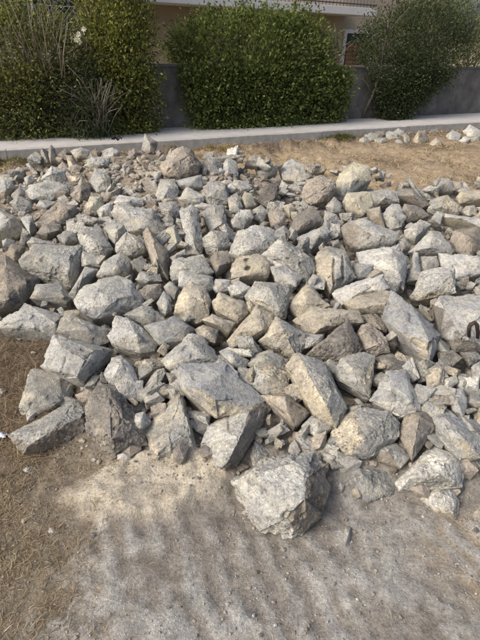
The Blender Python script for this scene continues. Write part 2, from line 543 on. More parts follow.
# ------------------------------------------------------------------ pavement and kerb
fr = lambda z=0: (along(0, 0, z), PD, PNRM, UPV)
pv = MB().box((-14, -PW + 0.125, -0.2), (40, WO + .05, PZ), fr())
pvo = link('pavement', pv.mesh('pavement', MAT['pavement'], bevel=0.006), kind='structure')
kerb = link('kerb', MB().box((-14, -PW - 0.004, -0.25), (-13.99, -PW + 0.1, PZ - .02), fr()).mesh('kerb', MAT['kerb']), kind='structure')
s = -12.0
k = 0
while s < 24:
    L_ = 1.0 + 0.03 * math.sin(k * 7.3)
    dz = 0.004 * math.sin(k * 3.1)
    o = link('kerb_stone', MB().box((s + .0008, -PW + 0.004 * math.sin(k * 5.7), -0.2), (s + L_ - .0008, -PW + .121, PZ + .004 + dz), fr()).mesh('kerb_stone', MAT['kerb'], bevel=0.005), kerb)
    s += L_; k += 1

# ------------------------------------------------------------------ garden wall
S_L, S_R = -9.0, 26.0
WH = 0.91
wr = empty('garden_wall', along(8, .12, PZ), 'low stained grey concrete wall behind the pavement, partly hidden by shrubs', 'wall')
def wall_part(name, s0, s1, z0, z1, o0, o1, seed, mat):
    n, m = int((s1 - s0) / .05) + 1, int((z1 - z0) / .05) + 1
    V, F = [], []
    S, Z = np.meshgrid(np.linspace(s0, s1, n), np.linspace(z0, z1, m))
    S, Z = S.ravel(), Z.ravel()
    d = 0.012 * fbm(np.c_[S * 5, Z * 5, S * 0], seed, 4)
    Pf = np.array([along(a, o0 + e, z) for a, e, z in zip(S, d, Z)])
    i = np.arange(n * m).reshape(m, n)
    q = np.stack([i[:-1, :-1], i[:-1, 1:], i[1:, 1:], i[1:, :-1]], -1).reshape(-1, 4)
    back = [along(s0, o1, z1), along(s1, o1, z1), along(s0, o1, z0), along(s1, o1, z0)]
    V = list(Pf) + back
    b = n * m
    faces = [list(x) for x in q] + [list(i[-1, :]) + [b + 1, b], [b, b + 1, b + 3, b + 2], list(i[:, 0][::-1]) + [b + 2, b][::-1] if False else [i[0, 0], i[-1, 0], b, b + 2], [i[-1, -1], i[0, -1], b + 3, b + 1]]
    me = bpy.data.meshes.new(name)
    o = along(8, .12, PZ)
    me.from_pydata([tuple(p - o) for p in V], [], faces)
    me.materials.append(mat)
    return link(name, me, wr)
wall_part('wall_panel', S_L, S_R, 0.0, PZ + WH, WO + 0.02, WO + 0.22, 5, MAT['wall'])
link('coping', MB().box((S_L, WO, PZ + WH + .002), (S_R, WO + 0.24, PZ + WH + .035), fr()).mesh('coping', MAT['wall'], along(8, .12, PZ), bevel=.008), wr)

# ------------------------------------------------------------------ house with a balcony
def hz(px, py, off):
    """(s, z) of the spot at px,py on the upright plane off metres behind the wall"""
    d = ray(px, py)
    t = ((along(0, off) - CAM) @ PNRM) / (d @ PNRM)
    P = CAM + d * t
    return float((P - PO) @ PD), float(P[2])
HO = 5.2
BO = HO - 1.3
s0, zb = hz(165, 5, BO); s1, zb2 = hz(362, 12, BO)
zb = 0.5 * (zb + zb2)
house = empty('house', along(s0, HO, 0), 'beige stucco house with a white-edged balcony behind the shrubs', 'house')
ho = along(s0, HO, 0)
se = hz(366, 40, HO)[0]
link('facade', MB().box((s0 - 1.2, HO, -.6), (se + 3.2, HO + .3, 6.0), fr()).mesh('facade', MAT['stucco'], ho), house)
bal = link('balcony', MB().box((s0 - 1.0, BO, zb - .02), (s1 + .5, HO - .003, zb + .16), fr()).mesh('balcony', MAT['white'], ho, bevel=.01), house)
rl = MB().box((s0 - 1.0, BO + .05, zb + 1.02), (s1 + .5, BO + .10, zb + 1.07), fr()).box((s0 - 1.0, BO + .055, zb + .21), (s1 + .5, BO + .095, zb + .24), fr())
link('handrail', rl.mesh('handrail', MAT['rail'], ho), bal)
n = int((s1 + 1.5 - s0) / .11)
bmesh_bar = None
for i in range(n + 1):
    a = s0 - 1.0 + i * .11 + .012
    if bmesh_bar is None:
        base = along(a, BO + .075, zb)
        bmesh_bar = MB().tube([base + UPV * .16, base + UPV * 1.02], .009, n=6).mesh('baluster', MAT['rail'], base)
    o = link('baluster', bmesh_bar, bal, tuple(along(a, BO + .075, zb) - ho))
wx0, wz0 = hz(342, 68, HO); wx1, wz1 = hz(366, 34, HO)
win = link('window', MB().box((wx0, HO - .03, wz0 - .2), (wx1 + .2, HO - .003, wz1), fr()).mesh('window', MAT['glass'], ho), house)
fm = MB()
for a, b_, c_, d_ in ((wx0 - .1, wx0, wz0 - .3, wz1 + .1), (wx1 + .2, wx1 + .3, wz0 - .3, wz1 + .1)): fm.box((a, HO - .05, c_), (b_, HO - .004, d_), fr())
fm.box((wx0, HO - .05, wz1), (wx1 + .2, HO - .004, wz1 + .1), fr())
link('frame', fm.mesh('frame', MAT['white'], ho), win)
zm = wz0 + .45 * (wz1 - wz0)
nsl = 8
for i in range(nsl):
    z0_ = wz0 - .2 + (zm + .25 - wz0 + .2) * i / nsl
    z1_ = wz0 - .2 + (zm + .25 - wz0 + .2) * (i + .88) / nsl
    link('shutter_slat', MB().box((wx0 + .04, HO - .075, z0_), (wx1 + .16, HO - .035, z1_), fr()).mesh('shutter_slat', MAT['shutter'], ho), win)
# ------------------------------------------------------------------ rubble
TONE = dict(g=(.345, .337, .312), l=(.425, .415, .387), w=(.49, .475, .445), b=(.345, .345, .340), t=(.425, .382, .310),
            n=(.260, .230, .192), d=(.185, .168, .150), p=(.345, .306, .262), y=(.44, .408, .325), k=(.245, .225, .20))
NEUTRAL = np.array([.945, .972, .975])          # concrete dust is a cool grey
DIRS = dict(L=-RT, R=RT, T=UPV, F=-FW * .6 - UPV * .5, B=-UPV, N=np.zeros(3))

ICO = {}
def ico(level):
    if level not in ICO:
        bm = bmesh.new()
        bmesh.ops.create_icosphere(bm, subdivisions=level, radius=1.0)
        bm.verts.ensure_lookup_table()
        V = np.array([v.co[:] for v in bm.verts])
        F = np.array([[v.index for v in f.verts] for f in bm.faces])
        bm.free()
        ICO[level] = (V / np.linalg.norm(V, axis=1)[:, None], F)
    return ICO[level]

def hull_planes(pts, R=None):
    """planes, centre and an evenly triangulated copy of the convex hull"""
    bm = bmesh.new()
    for p in pts: bm.verts.new(p)
    r = bmesh.ops.convex_hull(bm, input=list(bm.verts))
    loose = [v for v in bm.verts if not v.link_faces]
    bmesh.ops.delete(bm, geom=loose, context='VERTS')
    bm.normal_update()
    c = np.mean([v.co[:] for v in bm.verts], axis=0)
    N, D = [], []
    for f in bm.faces:
        n = np.array(f.normal[:])
        if f.calc_area() < 1e-9: continue
        d = float(n @ (np.array(f.verts[0].co[:]) - c))
        if d < 0: n, d = -n, -d
        N.append(n); D.append(max(d, 1e-4))
    if R is None: R = float(np.mean(np.linalg.norm(np.array([v.co[:] for v in bm.verts]) - c, axis=1)))
    for lim in (1.3, .8, .55):
        es = [e for e in bm.edges if e.calc_length() > lim * R]
        if es: bmesh.ops.subdivide_edges(bm, edges=es, cuts=1)
        bmesh.ops.triangulate(bm, faces=list(bm.faces))
    bmesh.ops.recalc_face_normals(bm, faces=list(bm.faces))
    bm.verts.index_update()
    V = np.array([v.co[:] for v in bm.verts]) - c
    F = np.array([[v.index for v in f.verts] for f in bm.faces])
    bm.free()
    return np.array(N), np.array(D), c, V, F

def split4(V, F):
    E = np.sort(np.concatenate([F[:, [0, 1]], F[:, [1, 2]], F[:, [2, 0]]]), axis=1)
    U, inv = np.unique(E, axis=0, return_inverse=True)
    inv = inv.reshape(3, -1) + len(V)
    M = .5 * (V[U[:, 0]] + V[U[:, 1]])
    a, b, c = inv
    F2 = np.concatenate([np.stack([F[:, 0], a, c], 1), np.stack([F[:, 1], b, a], 1), np.stack([F[:, 2], c, b], 1), np.stack([a, b, c], 1)])
    return np.concatenate([V, M]), F2

def worley(P, seed=0):
    I = np.floor(P).astype(np.int64)
    best = np.full(len(P), 9.0)
    for dx in (-1, 0, 1):
        for dy in (-1, 0, 1):
            for dz in (-1, 0, 1):
                a, b, c = I[:, 0] + dx, I[:, 1] + dy, I[:, 2] + dz
                q = np.stack([a + _hash(a, b, c, seed), b + _hash(a, b, c, seed + 31), c + _hash(a, b, c, seed + 67)], 1)
                best = np.minimum(best, ((P - q) ** 2).sum(1))
    return np.sqrt(best)

def simplify(O, tol, kmin=4):
    """keep the corners that matter, so that faces stay large and flat"""
    O = [np.array(q) for q in O]
    while len(O) > kmin:
        h = []
        for i in range(len(O)):
            a, b, c = O[i - 1], O[i], O[(i + 1) % len(O)]
            e = c - a
            h.append(abs(e[0] * (b - a)[1] - e[1] * (b - a)[0]) / (np.linalg.norm(e) + 1e-9))
        j = int(np.argmin(h))
        if h[j] > tol: break
        O.pop(j)
    return np.array(O)

def rock_mesh(N, D, HV, HF, R, level, seed, colA, colB=None, cdir=None, rough=0.5, worn=1.0):
    V, F = HV, HF
    cap = {6: 26000, 5: 9000, 4: 2600, 3: 900}[level]
    while len(F) * 4 <= cap: V, F = split4(V, F)
    r0 = np.linalg.norm(V, axis=1)
    dirs = V / r0[:, None]
    den = dirs @ N.T
    r = np.where(den > 1e-4, D[None, :] / np.maximum(den, 1e-4), 1e3)
    r = np.minimum(r, 6 * R)
    fac = np.argmin(r, axis=1)
    # distance to the nearest other plane, small along the edges
    pd = D[None, :] - (V @ N.T)
    pd[np.arange(len(V)), fac] = 9
    nn = (N @ N.T)[fac]
    pd = np.where(nn > .86, 9, pd)                 # almost the same plane: no edge there
    gap = pd.min(axis=1) / R
    rr = r0
    p = V / R
    sd = np.array([seed * 1.37 % 91, seed * 2.11 % 83, seed * 0.73 % 71])
    lo = fbm(p * 1.5 + sd, 1, 2)
    mid = fbm(p * 4.2 + sd, 2, 3)
    hi = fbm(p * 13 + sd, 3, 3)
    fr_ = (np.sin(np.arange(len(N)) * 12.9898 + seed) * 43758.5453) % 1.0
    fro = 0.25 + 1.0 * fr_[fac]                        # each face broken differently
    edge = np.exp(-(gap / 0.055) ** 2)
    wide = np.exp(-(gap / 0.14) ** 2)
    cn = vnoise(p * 3.1 + sd + 40, 5)
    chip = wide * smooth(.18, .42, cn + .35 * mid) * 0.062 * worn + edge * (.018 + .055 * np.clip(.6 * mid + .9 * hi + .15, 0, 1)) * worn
    st = vnoise(p * 1.7 + sd + 11, 8) + .18 * mid
    ledge = 0.05 * smooth(.22, .27, st) * (fr_[fac] > .45)
    disp = 0.034 * lo + 0.024 * mid * fro + 0.022 * (.3 + rough) * hi * fro - chip - ledge * worn
    if rough > .5 and level >= 5:
        disp = disp + (.042 + .05 * max((rough - .7) / .3, 0.0)) * (.42 - worley(p * 8.0 + sd, 12)) * np.clip(fro, .3, 1)
    if level >= 5:
        disp = disp + 0.008 * (.4 + rough) * vnoise(p * 30 + sd, 6)
    V = dirs * (rr + R * disp)[:, None]
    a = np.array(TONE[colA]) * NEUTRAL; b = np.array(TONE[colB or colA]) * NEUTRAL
    if colB and cdir is not None:  # second tone by facing: tan mortar, plus sunlit and shaded sides painted in
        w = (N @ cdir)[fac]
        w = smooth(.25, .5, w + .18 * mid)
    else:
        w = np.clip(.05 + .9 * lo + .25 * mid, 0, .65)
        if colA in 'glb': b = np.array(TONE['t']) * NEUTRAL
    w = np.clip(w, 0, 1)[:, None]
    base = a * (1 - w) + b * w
    fv = 0.86 + 0.28 * ((fr_ * 7.13) % 1.0)[fac]
    base = base * (fv * (1 + .10 * mid))[:, None]
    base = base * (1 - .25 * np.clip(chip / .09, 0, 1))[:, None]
    alpha = np.clip(rough * (0.45 + .9 * fr_[fac]), 0, 1)
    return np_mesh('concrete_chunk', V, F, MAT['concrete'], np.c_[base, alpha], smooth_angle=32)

def parse(s):
    return np.array([[float(x) for x in q.split(',')] for q in s.split()]) if s else np.zeros((0, 3))

def surface_hit(px, py, lift):
    """first meeting of the sight line with the heap raised by lift, else its closest pass, else the ground"""
    d = ray(px, py)
    t = np.arange(0.6, 16, 0.02)
    P = CAM + d * t[:, None]
    Hh = heap_fast(P[:, 0], P[:, 1])
    gap = P[:, 2] - (Hh + lift * (Hh > 0.01))
    hit = np.where(gap <= 0)[0]
    i = hit[0] if len(hit) else len(t) - 1
    if Hh[i] < 0.02 and py < 210:
        w = np.where((Hh > 0.12), gap, 9)
        j = int(np.argmin(w))
        if w[j] < 0.16: i = j
    if Hh[i] < 0.02 and lift > 0:
        gz_, _ = ground_z_col(P[max(i - 120, 0):i + 1, 0], P[max(i - 120, 0):i + 1, 1])
        g_ = np.where(P[max(i - 120, 0):i + 1, 2] - gz_ - lift <= 0)[0]
        if len(g_): i = max(i - 120, 0) + g_[0]
    return t[i], P[i], Hh[i]

POLYS = []
CHUNKS = {}
def chunk(label, spec, outline, ridges='', rough=None, name='concrete_chunk', cat='concrete chunk', group=None, thick=0.95, tilt=0.55, sink=0.0, lift=0.30, worn=1.0):
    O = parse(outline)[:, :2]
    Rg = parse(ridges)
    c = O.mean(axis=0)
    O = c + (O - c) * 1.06
    POLYS.append(O)
    rpx = 0.5 * math.sqrt(np.ptp(O[:, 0]) * np.ptp(O[:, 1]))
    tol = .10 if ('boulder' in label or 'rounded' in label or 'oval' in label) else (.19 if len(Rg) else .26)
    O = simplify(O, tol * rpx)
    O = c + (O - c) * 1.04
    t0, P0, h0 = surface_hit(c[0], c[1], 0.0)
    R = rpx * t0 / FOC
    if h0 < .13 and lift == .30: lift = .14
    t0, P0, h0 = surface_hit(c[0], c[1], lift * R)
    R = rpx * t0 / FOC
    v = ray(*c); v = v / np.linalg.norm(v)
    n = UPV * tilt - v * (1 - tilt); n /= np.linalg.norm(n)
    def on_plane(q):
        d = ray(q[0], q[1])
        t = ((P0 - CAM) @ n) / (d @ n)
        t = np.clip(t, t0 - 1.3 * R, t0 + 1.3 * R)
        return d, t
    pts = []
    rim = []
    for q in O:
        d, t = on_plane(q); rim.append(CAM + d * t)
    pts += rim
    sd = len(POLYS)
    rs = random.Random(sd)
    if len(Rg) == 0:
        off = np.array([rs.uniform(-.22, .22), rs.uniform(-.28, .12)]) * rpx
        k = len(O)
        st = rs.randrange(k)
        kind = rs.random()
        if kind < .5:                      # corner of a box towards the viewer
            Rg = np.array([[*(c + off * 1.3), rs.uniform(.42, .62)]])
        else:                               # a broken ridge or a small top face
            for j in range(2 if kind < .75 else 3):
                q = O[(st + j * (2 if k < 6 else 3)) % k]
                Rg = np.vstack([Rg, [*(c + off * .6 + (q - c) * rs.uniform(.35, .68)), rs.uniform(.3, .5)]])
    for q in Rg:
        d, t = on_plane(q)
        pts.append(CAM + d * (t - 1.75 * q[2] * R))
    Pc = np.mean(rim, axis=0)
    push = (v * 0.55 - UPV * 0.75); push /= np.linalg.norm(push)
    for p in rim:
        pts.append(Pc + (p - Pc) * 0.80 + push * R * thick)
    pts = np.array(pts) - UPV * sink
    N, D, cc, HV, HF = hull_planes(pts, R)
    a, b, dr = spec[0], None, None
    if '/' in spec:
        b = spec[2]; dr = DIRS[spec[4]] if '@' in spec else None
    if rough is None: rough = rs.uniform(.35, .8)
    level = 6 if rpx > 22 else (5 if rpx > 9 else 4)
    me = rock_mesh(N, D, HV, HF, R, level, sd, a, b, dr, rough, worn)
    o = link(name, me, None, tuple(cc), label, cat, group)
    CHUNKS[label] = o
    return o

HEAP = 'pieces of broken concrete in the rubble heap'
DATA = [
# --- front row
("large white-faced rough boulder alone at the front, brown crust on its right side", "l/n@R", "233,481 243,470 262,459 288,452 313,452 326,463 329,490 320,513 301,532 280,536 262,529 245,510", "308,477,.45 287,520,.4 250,477,.3 293,463,.35 306,500,.5", .9),
("big blue-grey slab with a tan broken lower edge at front centre", "b/t@F", "178,364 190,361 228,365 245,377 262,398 258,408 218,417 200,408 183,388", "197,389,.34 215,400,.3 222,374,.25 187,372,.2", .35),
("upright slab with pale pitted left face and dark right face, left of the white boulder", "k/l@L", "203,443 210,425 220,417 240,407 260,400 270,410 263,427 250,447 237,463 220,470 210,460", "250,410,.45 228,462,.35 240,437,.5", .7),
("tan sawn-looking block with flat top leaning over the sand mound", "g/t@L", "146,429 160,415 181,390 187,396 195,427 200,440 197,450 157,461", "186,413,.4 158,452,.25 190,432,.35 180,396,.25", .3),
("coarse pebbly grey block standing behind the sand mound", "k", "87,405 92,392 101,383 118,390 133,404 146,425 149,445 134,454 115,456 100,444 88,432", "110,395,.3 112,440,.4 124,420,.45", 1.0),
("long pebble-studded beam end lying lowest at far left", "n/g@T", "11,434 62,402 75,399 87,407 90,422 87,435 60,445 25,454 18,446", "28,446,.25 55,428,.4 87,415,.3", 1.0),
("smooth grey wedge block directly above the pebble-studded beam end", "g", "19,410 22,390 31,369 40,367 72,377 76,385 72,399 45,411 37,414", "24,391,.25 38,395,.4 62,401,.35 60,378,.2", .25),
("pale slab with sloping bright top and dark right side, above the smooth wedge block", "g/l@L", "43,366 46,355 55,336 72,338 95,348 112,350 110,362 100,375 88,384 76,380 57,370", "94,350,.4 77,377,.42 60,345,.25 85,360,.45", .3),
("small white hooded chunk overhanging a hollow right of the pale slab", "w", "105,374 112,359 121,357 132,365 140,380 141,390 135,389 124,381 110,383", "121,362,.4 114,375,.35", .5),
("tiny bluish white lump against the pebbly block", "w/b@R", "132,426 136,414 144,412 151,421 141,429", "", .3),
("flat-topped pale slab with dark front at the left edge above bare roots", "g/l@T", "2,321 8,315 25,304 56,312 61,315 59,332 56,341 45,342 2,328", "6,323,.15 36,328,.35 57,324,.3", .4),
("grey slanting block between the flat-topped slab and the pale slab", "g", "57,332 62,318 72,315 95,322 107,329 107,341 96,346 75,338", "88,329,.4 68,322,.3", .4),
("flat grey slab wedged above the dark-fronted slab", "g", "32,298 37,285 60,283 67,288 72,299 67,303 50,303", "", .4),
("big squared grey block with an ochre top corner, upper left", "g", "20,260 24,250 33,245 80,246 82,255 81,268 70,286 50,279 25,269", "30,253,.25 74,256,.3 68,275,.3", .7),
("large brown-grey slab cut off by the left picture edge", "k/n@T", "-22,262 5,257 40,279 36,288 25,303 2,314 -18,316", "28,282,.3 5,268,.3 8,300,.3", .5),
("small brown block behind the large slab at the left edge", "n", "5,255 12,244 25,247 22,258 14,262", "", .4),
("broad rounded pale grey slab with a ragged lower rim, centre left", "b/l@T", "76,300 84,288 100,280 118,277 130,281 143,298 141,307 128,312 112,310 97,317 80,308", "103,289,.35 130,296,.35 110,304,.35", .5),
("narrow wedge standing between the squared block and the broad slab", "g", "69,294 85,267 95,265 99,269 76,297", "", .4),
("grey chunk filling the gap above the broad pale slab", "g", "97,275 104,262 120,252 131,262 128,276 112,280", "", .5),
("oval grey chunk with a ragged lower edge below the broad slab", "l", "108,335 117,317 127,318 143,328 157,343 153,350 140,352 113,343", "", .6),
("low grey wedge pointing right beside the oval chunk", "g", "125,315 142,306 152,307 166,320 157,326 145,324", "", .4),
("smooth low grey hump in the middle of the heap's lower left", "b", "145,326 165,322 175,316 190,322 195,330 185,339 160,343 147,333", "", .3),
("tan squared block with a crumbled top, left of the pale tan brick-shaped piece", "t", "174,312 182,290 192,283 205,288 211,302 208,316 197,322 185,317", "188,293,.3 206,301,.35 190,312,.3", .3),
("pale tan brick-shaped piece lying flat at the heap's middle", "t", "212,303 220,293 245,302 247,313 238,321 216,310", "222,297,.25 243,305,.3 236,314,.3", .3),
("thin brown sliver under the pale tan brick-shaped piece", "n/t@T", "203,320 212,314 235,323 228,333 210,326", "", .3),
("small tan chunk below the thin brown sliver", "t/g@R", "195,330 203,325 218,330 215,342 203,340", "", .4),
("large tan pyramid-shaped piece near the middle of the heap", "t", "228,340 235,327 257,305 262,305 277,318 270,332 250,343 232,348", "260,309,.3 240,333,.35 262,330,.4", .35),
("grey knobbly piece leaning right of the tan pyramid", "g/t@L", "260,341 277,317 285,316 295,325 310,336 305,350 297,357 280,350", "", .8),
("blocky grey piece with a tan patch above the tan pyramid", "g/t@F", "246,297 255,282 267,280 290,285 291,295 286,315 277,320 267,310 250,304", "270,287,.35 262,302,.3 280,310,.3", .7),
("white flat wedge on top of the tan-patched grey piece", "w", "270,267 285,264 302,277 295,286 277,281", "", .3),
("tan block with two notches in its front face", "t", "231,268 237,257 257,254 270,263 267,277 240,280 232,278", "240,262,.3 265,266,.3 255,274,.35", .4),
("small brown cube-like piece left of the notched tan block", "n/k@R", "209,262 214,252 227,251 232,261 216,274", "217,254,.2 219,266,.35", .2),
("large grey wedge with a sharp ridge right of the notched block", "g/l@L", "263,255 282,238 294,242 312,258 315,270 306,281 286,268", "284,242,.3 300,256,.45 285,258,.4", .6),
("ribbed tan and grey block standing upright right of centre", "g/t@L", "315,272 317,255 327,247 345,250 354,265 355,277 347,285 330,292 320,282", "330,254,.3 335,280,.4 346,262,.35", .5),
("pointed tan fragment leaning on a ledge at centre right", "t", "289,306 307,282 312,284 329,305 300,316", "308,288,.25 304,305,.3", .2),
("tan ledge-like slab casting a shadow over the dark rough chunk", "t/n@F", "295,320 312,307 340,307 357,311 362,322 335,324 312,336", "", .4),
("dark rough brown chunk under the tan ledge", "k/n@R", "305,355 315,340 327,330 347,320 357,327 362,347 350,362 315,362", "", .9),
("crumbly yellowish chunk above the brown triangular flake", "t/g@L", "250,377 255,367 273,365 288,373 288,393 267,395 253,387", "", 1.0),
("grey chunk just behind the crumbly yellowish one", "g", "248,364 255,355 270,350 287,360 286,370 262,370", "", .5),
("long slanting slab with tan edge and grey top, front right of centre", "g/t@L", "287,367 297,354 305,355 322,359 332,370 342,390 347,407 346,417 335,425 315,414 294,386", "310,377,.4 327,406,.4 303,360,.25 333,385,.3", .7),
("brown triangular flake in front of the long slanting slab", "p/n@R", "262,396 267,392 287,395 309,412 305,422 295,426 272,410", "", .2),
("small grey piece between the brown flake and the pitted boulder", "b", "302,426 312,416 325,420 334,427 317,437", "", .5),
("rounded grey boulder with pitted face and a tan lower left corner", "g/t@L", "333,433 343,418 360,408 387,412 398,423 397,437 385,444 370,455 350,455 337,443", "355,418,.3 385,422,.3 362,440,.4", .9),
("smooth brownish lump half buried under the pitted boulder", "n/g@T", "370,448 380,442 397,443 410,457 400,467 380,461", "", .2),
("ragged white chunk nearest the right front", "w/g@F", "396,482 407,465 420,450 432,445 452,450 464,462 465,477 460,486 442,484 412,491 401,490", "425,456,.3 450,460,.35 440,475,.4 410,478,.3", .9),
("crumbling cream chunk lying below the ragged white chunk", "t/w@T", "420,499 435,486 450,486 459,500 456,520 442,516 432,512", "", 1.0),
("shield-shaped cream piece with a point on its lower side", "w/b@T", "371,400 387,372 405,371 413,383 421,399 420,410 400,415 390,409", "395,386,.3 392,402,.35 411,400,.3", .2),
("grey and tan pointed block left of the shield-shaped piece", "g/t@R", "335,368 343,358 363,353 374,357 375,380 370,397 348,388 337,378", "352,366,.35 362,384,.35 358,358,.2", .4),
("tan-fronted wedge standing on edge above the ragged white chunk", "k/p@L", "399,432 407,414 427,411 435,427 416,450 412,459 405,447", "420,416,.35 414,446,.35", .3),
("long grey slab sloping down to the right picture edge", "b/t@F", "429,411 447,409 484,440 480,456 460,459 445,445 435,432", "445,417,.3 465,440,.35 450,436,.3", .4),
("small pale piece above the long sloping grey slab", "w/b@F", "448,392 463,388 468,403 463,417 453,410", "", .3),
("white flat top slab above the tan rounded piece, right of centre", "w/t@F", "333,293 345,285 382,275 388,288 380,293 350,298 343,304", "350,288,.2 380,281,.2 362,292,.3", .4),
("rounded tan lump under the white flat top slab", "t", "343,301 355,294 390,291 396,303 390,312 370,314 352,310", "", .4),
("squared beam with a bright tan cut end pointing down right", "b/t@F", "383,316 393,292 405,297 425,318 441,333 438,345 428,363 417,357 397,337", "400,332,.32 408,321,.35 431,344,.38 412,304,.2", .2),
("pebbly cream block with a straight lower edge below the white flat slab", "l/t@F", "410,290 422,272 436,265 453,265 456,277 455,292 440,296 420,299 411,296", "422,283,.28 452,276,.3 430,292,.25", .9),
("white flat slab resting against the right picture edge", "b/w@T", "437,259 440,254 478,255 484,262 482,273 476,277 457,278 440,266", "457,264,.2 478,266,.2", .3),
("grey cube left of the white flat slab", "g", "421,257 437,256 439,266 430,272 422,271", "", .4),
("thin pale shard standing beside the big pale wedge", "w/t@F", "409,265 414,252 418,254 422,279 407,281", "", .2),
("big pale wedge with a white top face and grey right flank", "w/b@R", "358,253 370,247 398,245 407,257 408,277 403,288 387,277 363,267", "395,252,.3 399,272,.35 375,255,.2", .3),
("small grey block below the big pale wedge's left end", "b", "353,263 373,265 371,277 355,279", "", .4),
("white and grey pointed wedge above the white flat slab", "g/w@L", "410,252 420,240 431,231 440,233 453,249 450,254 425,255", "433,236,.3 430,248,.35", .5),
("brown rounded lump beside the right picture edge", "n/p@L", "451,240 455,230 477,227 483,240 480,250 470,256 456,250", "", .6),
("thin cream plank of concrete lying across at the right edge", "w/y@F", "442,217 446,214 484,219 484,229 470,226 445,221", "", .2),
("tan slab near the bare ground at the right edge", "t", "457,197 462,191 470,189 486,190 486,201 460,203", "", .4),
("round grey lump on the far right rim of the heap", "g", "436,184 441,178 450,179 455,190 447,193 440,192", "", .6),
("brown-grey lump right beside the round grey lump on the rim", "p", "452,181 462,182 463,190 455,192", "", .5),
("crumbly tan chunk in front of the round grey lump", "t/g@L", "427,210 435,199 447,195 459,205 457,214 441,216", "", .9),
("pale pebble under the crumbly tan chunk", "l", "428,221 437,211 445,214 440,224", "", .5),
("grey nugget between the tan slab and the cream plank", "g", "460,212 466,206 475,205 476,213 470,216", "", .5),
("long dark slab lying on the right rim of the heap", "k/d@F", "395,196 402,189 412,189 429,204 422,207 405,203", "", .4),
("blocky grey lump left of the long dark slab", "g/k@F", "371,192 385,189 397,192 399,202 390,205 376,207", "", .6),
("dark grey chunk under the long dark slab", "k", "402,212 405,204 420,207 430,216 425,220 407,222", "", .7),
("pale egg-shaped chunk in front of the blocky grey lump", "l/g@R", "381,215 392,204 399,205 406,217 402,226 390,229 385,222", "", .3),
("tan chunk tucked left of the pale egg-shaped one", "t/n@L", "367,210 380,207 382,218 385,227 372,222", "", .6),
("broad pale piece with a brown left end, right of centre", "l/n@L", "343,228 350,221 365,219 380,224 397,233 394,243 375,246 360,248 348,244", "357,226,.3 372,234,.35 385,236,.3", .5),
("light grey lump above the white and grey wedge", "l", "405,230 420,220 431,224 427,232 415,242 406,237", "", .6),
("little grey piece left of the white and grey wedge", "g", "396,241 405,237 411,246 402,251", "", .5),
("large cream boulder with grey underside topping the heap at right", "y/b@F", "333,193 340,173 353,163 368,167 370,180 360,190 345,200 337,198", "350,172,.25 353,181,.4 341,185,.3", .6),
("cream block with a flat front below the large cream boulder", "y/t@F", "343,202 348,193 370,192 372,205 363,215 347,210", "", .3),
("rough rounded brown-grey boulder left of the large cream one", "p", "301,197 307,180 320,176 334,179 337,190 327,201 312,204", "", 1.0),
("small grey chunk under the rough rounded boulder's right side", "g", "326,206 334,197 341,202 341,211 332,213", "", .6),
("bluish grey cube left of the broad pale piece", "b", "321,220 325,211 336,215 341,225 328,232 322,227", "", .4),
("smooth brown-grey slab facing the viewer behind the ribbed block", "k/p@F", "290,229 295,217 310,207 320,212 321,221 310,228 295,234", "", .4),
("grey rubble lump directly above the ribbed block", "b", "296,238 310,229 322,226 331,232 326,241 312,248", "", .8),
("tan-faced cube on the back rim right of centre", "l/t@F", "279,167 292,159 306,166 312,176 300,181 284,179", "297,167,.35 284,168,.2", .3),
("white-topped grey block left of the tan-faced cube", "g/w@L", "255,169 270,160 277,172 267,177 259,175", "", .3),
("brown lump on the back rim beside the dark soil bank", "p/t@T", "245,165 250,155 261,156 258,166", "", .6),
("nearly black rough lump in the upper middle of the heap", "d", "257,201 267,184 279,186 278,200 267,206", "", 1.0),
("small yellowish cube below the back rim at centre", "y", "241,199 245,192 252,194 256,205 246,209", "", .2),
("flat pale piece above the small yellowish cube", "l", "228,187 235,180 247,182 252,188 240,194", "", .4),
("dark pitted lump on the back rim left of centre", "g/k@L", "201,168 207,157 217,158 222,164 220,176 207,175", "", 1.0),
("grey block beside the dark pitted lump on the back rim", "g/l@T", "220,167 228,158 236,162 238,174 228,179 221,175", "", .5),
("large brown boulder mound below the grey peak", "p/n@R", "161,167 167,155 182,146 191,150 201,165 197,172 180,177 165,175", "", .9),
("pointed grey piece standing out against the pavement", "g/k@R", "142,149 145,134 157,142 156,151 149,154", "", .3),
("grey oblong block under the large brown boulder", "g/l@T", "174,181 192,176 201,175 202,187 187,190 179,187", "", .4),
("pale flat triangle in front of the grey oblong block", "l", "179,199 187,187 205,196 202,205 190,206", "", .2),
("pale knobbly chunk left of the pale flat triangle", "l", "156,195 161,180 174,180 179,190 174,201 162,202", "", .7),
("rough grey chunk above the tall upright column piece", "g", "159,203 177,201 180,214 171,220 162,212", "", .8),
("tall upright column piece with a rough face, upper left of centre", "l/g@R", "180,212 192,205 198,210 203,247 200,255 188,253 183,233", "190,212,.3 194,245,.35", .8),
("small cream piece left of the tall upright column", "y/g@R", "165,230 175,225 182,240 180,247 168,243", "", .2),
("rough grey nugget right of the tall upright column", "g", "203,238 212,230 227,233 230,245 217,254 205,247", "", 1.0),
("brown-grey chunk above the rough grey nugget", "k/g@T", "202,213 215,204 224,206 229,219 229,231 210,231", "", .7),
("grey lumpy piece below the dark pitted lump", "g", "203,187 212,180 227,185 229,202 212,207 202,200", "", .8),
("narrow grey piece below the flat pale piece", "g", "228,198 237,193 243,207 240,213 230,211", "", .4),
("pale cube above the broad rough block at centre", "l/g@R", "231,220 240,210 250,210 253,218 243,228 233,226", "", .4),
